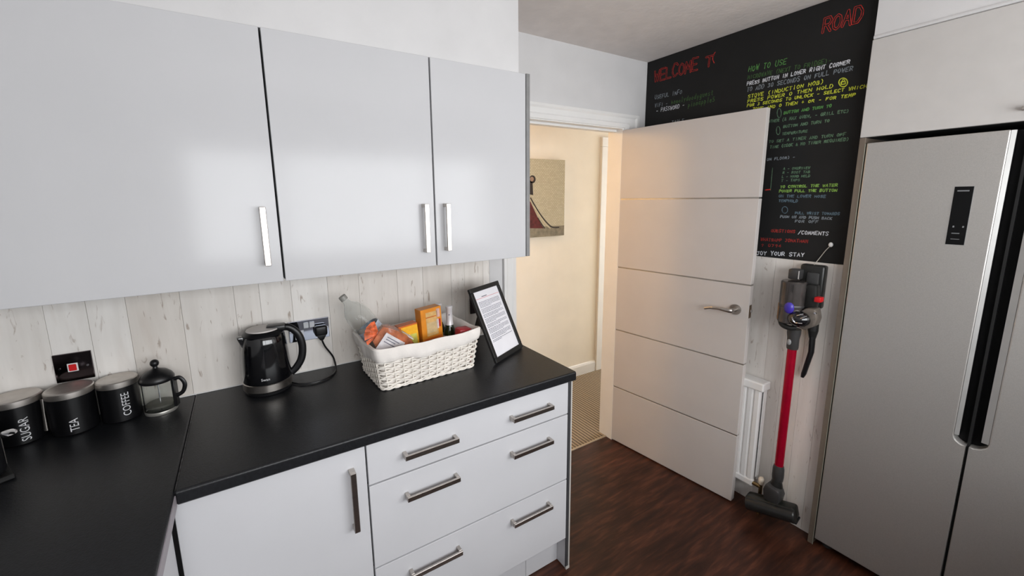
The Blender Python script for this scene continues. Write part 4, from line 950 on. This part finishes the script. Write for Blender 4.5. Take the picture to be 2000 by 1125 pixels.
# water bottle leaning out at the back left
p0, p1 = Vector((-.590, -.148, .955)), Vector((-.770, -.118, 1.234)); ax = (p1-p0); Lb = ax.length; Mb = Matrix.Translation(p0) @ ax.to_track_quat('Z', 'Y').to_matrix().to_4x4()
u = thing('water_bottle', 'clear plastic water bottle leaning out of the basket at back left', 'bottle', tuple(p0))
rb = .049; pr = [(.010, .0), (.030, .001), (rb, .008)]
for i in range(6):
    z = .02+i*.023; pr += [(rb, z), (rb-.002, z+.008), (rb-.002, z+.012), (rb, z+.020)]
pr += [(rb, .172), (rb, Lb-.110), (rb*.97, Lb-.095), (rb*.86, Lb-.075), (rb*.62, Lb-.055), (.018, Lb-.040), (.0125, Lb-.030), (.0125, Lb-.006)]
pr = sorted(pr, key=lambda q: q[1])
inner = [(max(.004, r-.0007), z) for r, z in pr[::-1]]; inner[-1] = (.008, .002)
b = BM(); lathe(b, pr + inner, 28, Mb, caps=False); bt = obj('bottle_body', b, PET, u, smooth=True)
b = BM(); lathe(b, [(.0140, Lb-.019), (.0148, Lb-.018), (.0148, Lb-.002), (.013, Lb)], 20, Mb); cp = obj('cap', b, mat('grey_cap', (150, 148, 142), .4, noise=.05), u, smooth=True)
b = BM(); lathe(b, [(rb+.0006, .13), (rb+.0009, .132), (rb+.0009, .172), (rb+.0006, .174)], 28, Mb, caps=False); obj('bottle_label', b, mat('pale_blue_label', (190, 200, 218), .4, noise=.2, nscale=40), u, smooth=True)
# two small sparkling wine bottles
def mini(x, y, label, ang):
    u = thing('wine_bottle', label, 'bottle', (x, y, ZI), group='small wine bottles in the basket')
    T = Matrix.Translation((x, y, ZI))
    b = BM(); lathe(b, [(.026, 0), (.0285, .003), (.0285, .095), (.026, .112), (.018, .135), (.0135, .155), (.0125, .20)], 28, T); g = obj('glass', b, GREENGL, u, smooth=True)
    b = BM(); lathe(b, [(.0172, .142), (.0148, .156), (.0140, .17), (.0136, .212), (.0146, .2135), (.0146, .222), (.013, .224)], 24, T); fo = obj('foil', b, mat('white_foil', (222, 220, 222), .3, metal=.3, noise=.03), u, smooth=True)
    b = BM(); cyl(b, (x+.0138*math.cos(ang), y+.0138*math.sin(ang), ZI+.188), (x+.0152*math.cos(ang), y+.0152*math.sin(ang), ZI+.188), .003, n=10); obj('foil_seal', b, INK, fo)
    b = BM(); lathe(b, [(.0287, .055), (.0290, .056), (.0290, .098), (.0287, .099)], 28, T, caps=False); obj('paper_label', b, mat('cream_label', (214, 206, 200), .6, noise=.06), u, smooth=True)
mini(-.352, -.195, 'green wine bottle with white foil neck nearest the picture frame in basket', toward(-.352, -.195))
mini(-.374, -.132, 'green wine bottle with white foil neck half hidden behind the orange box', toward(-.374, -.132))
u = thing('red_packet', 'red packet low in the right-hand end of the basket', 'packet', (-.335, -.275, ZI))
b = BM(); rbox(b, .060, .055, .148, Matrix.Translation((-.340, -.285, ZI)) @ Matrix.Rotation(math.radians(4), 4, 'Y'), .010); obj('pack', b, mat('red_wrap', (168, 44, 52), .35, noise=.25, nscale=25), u, smooth=True)
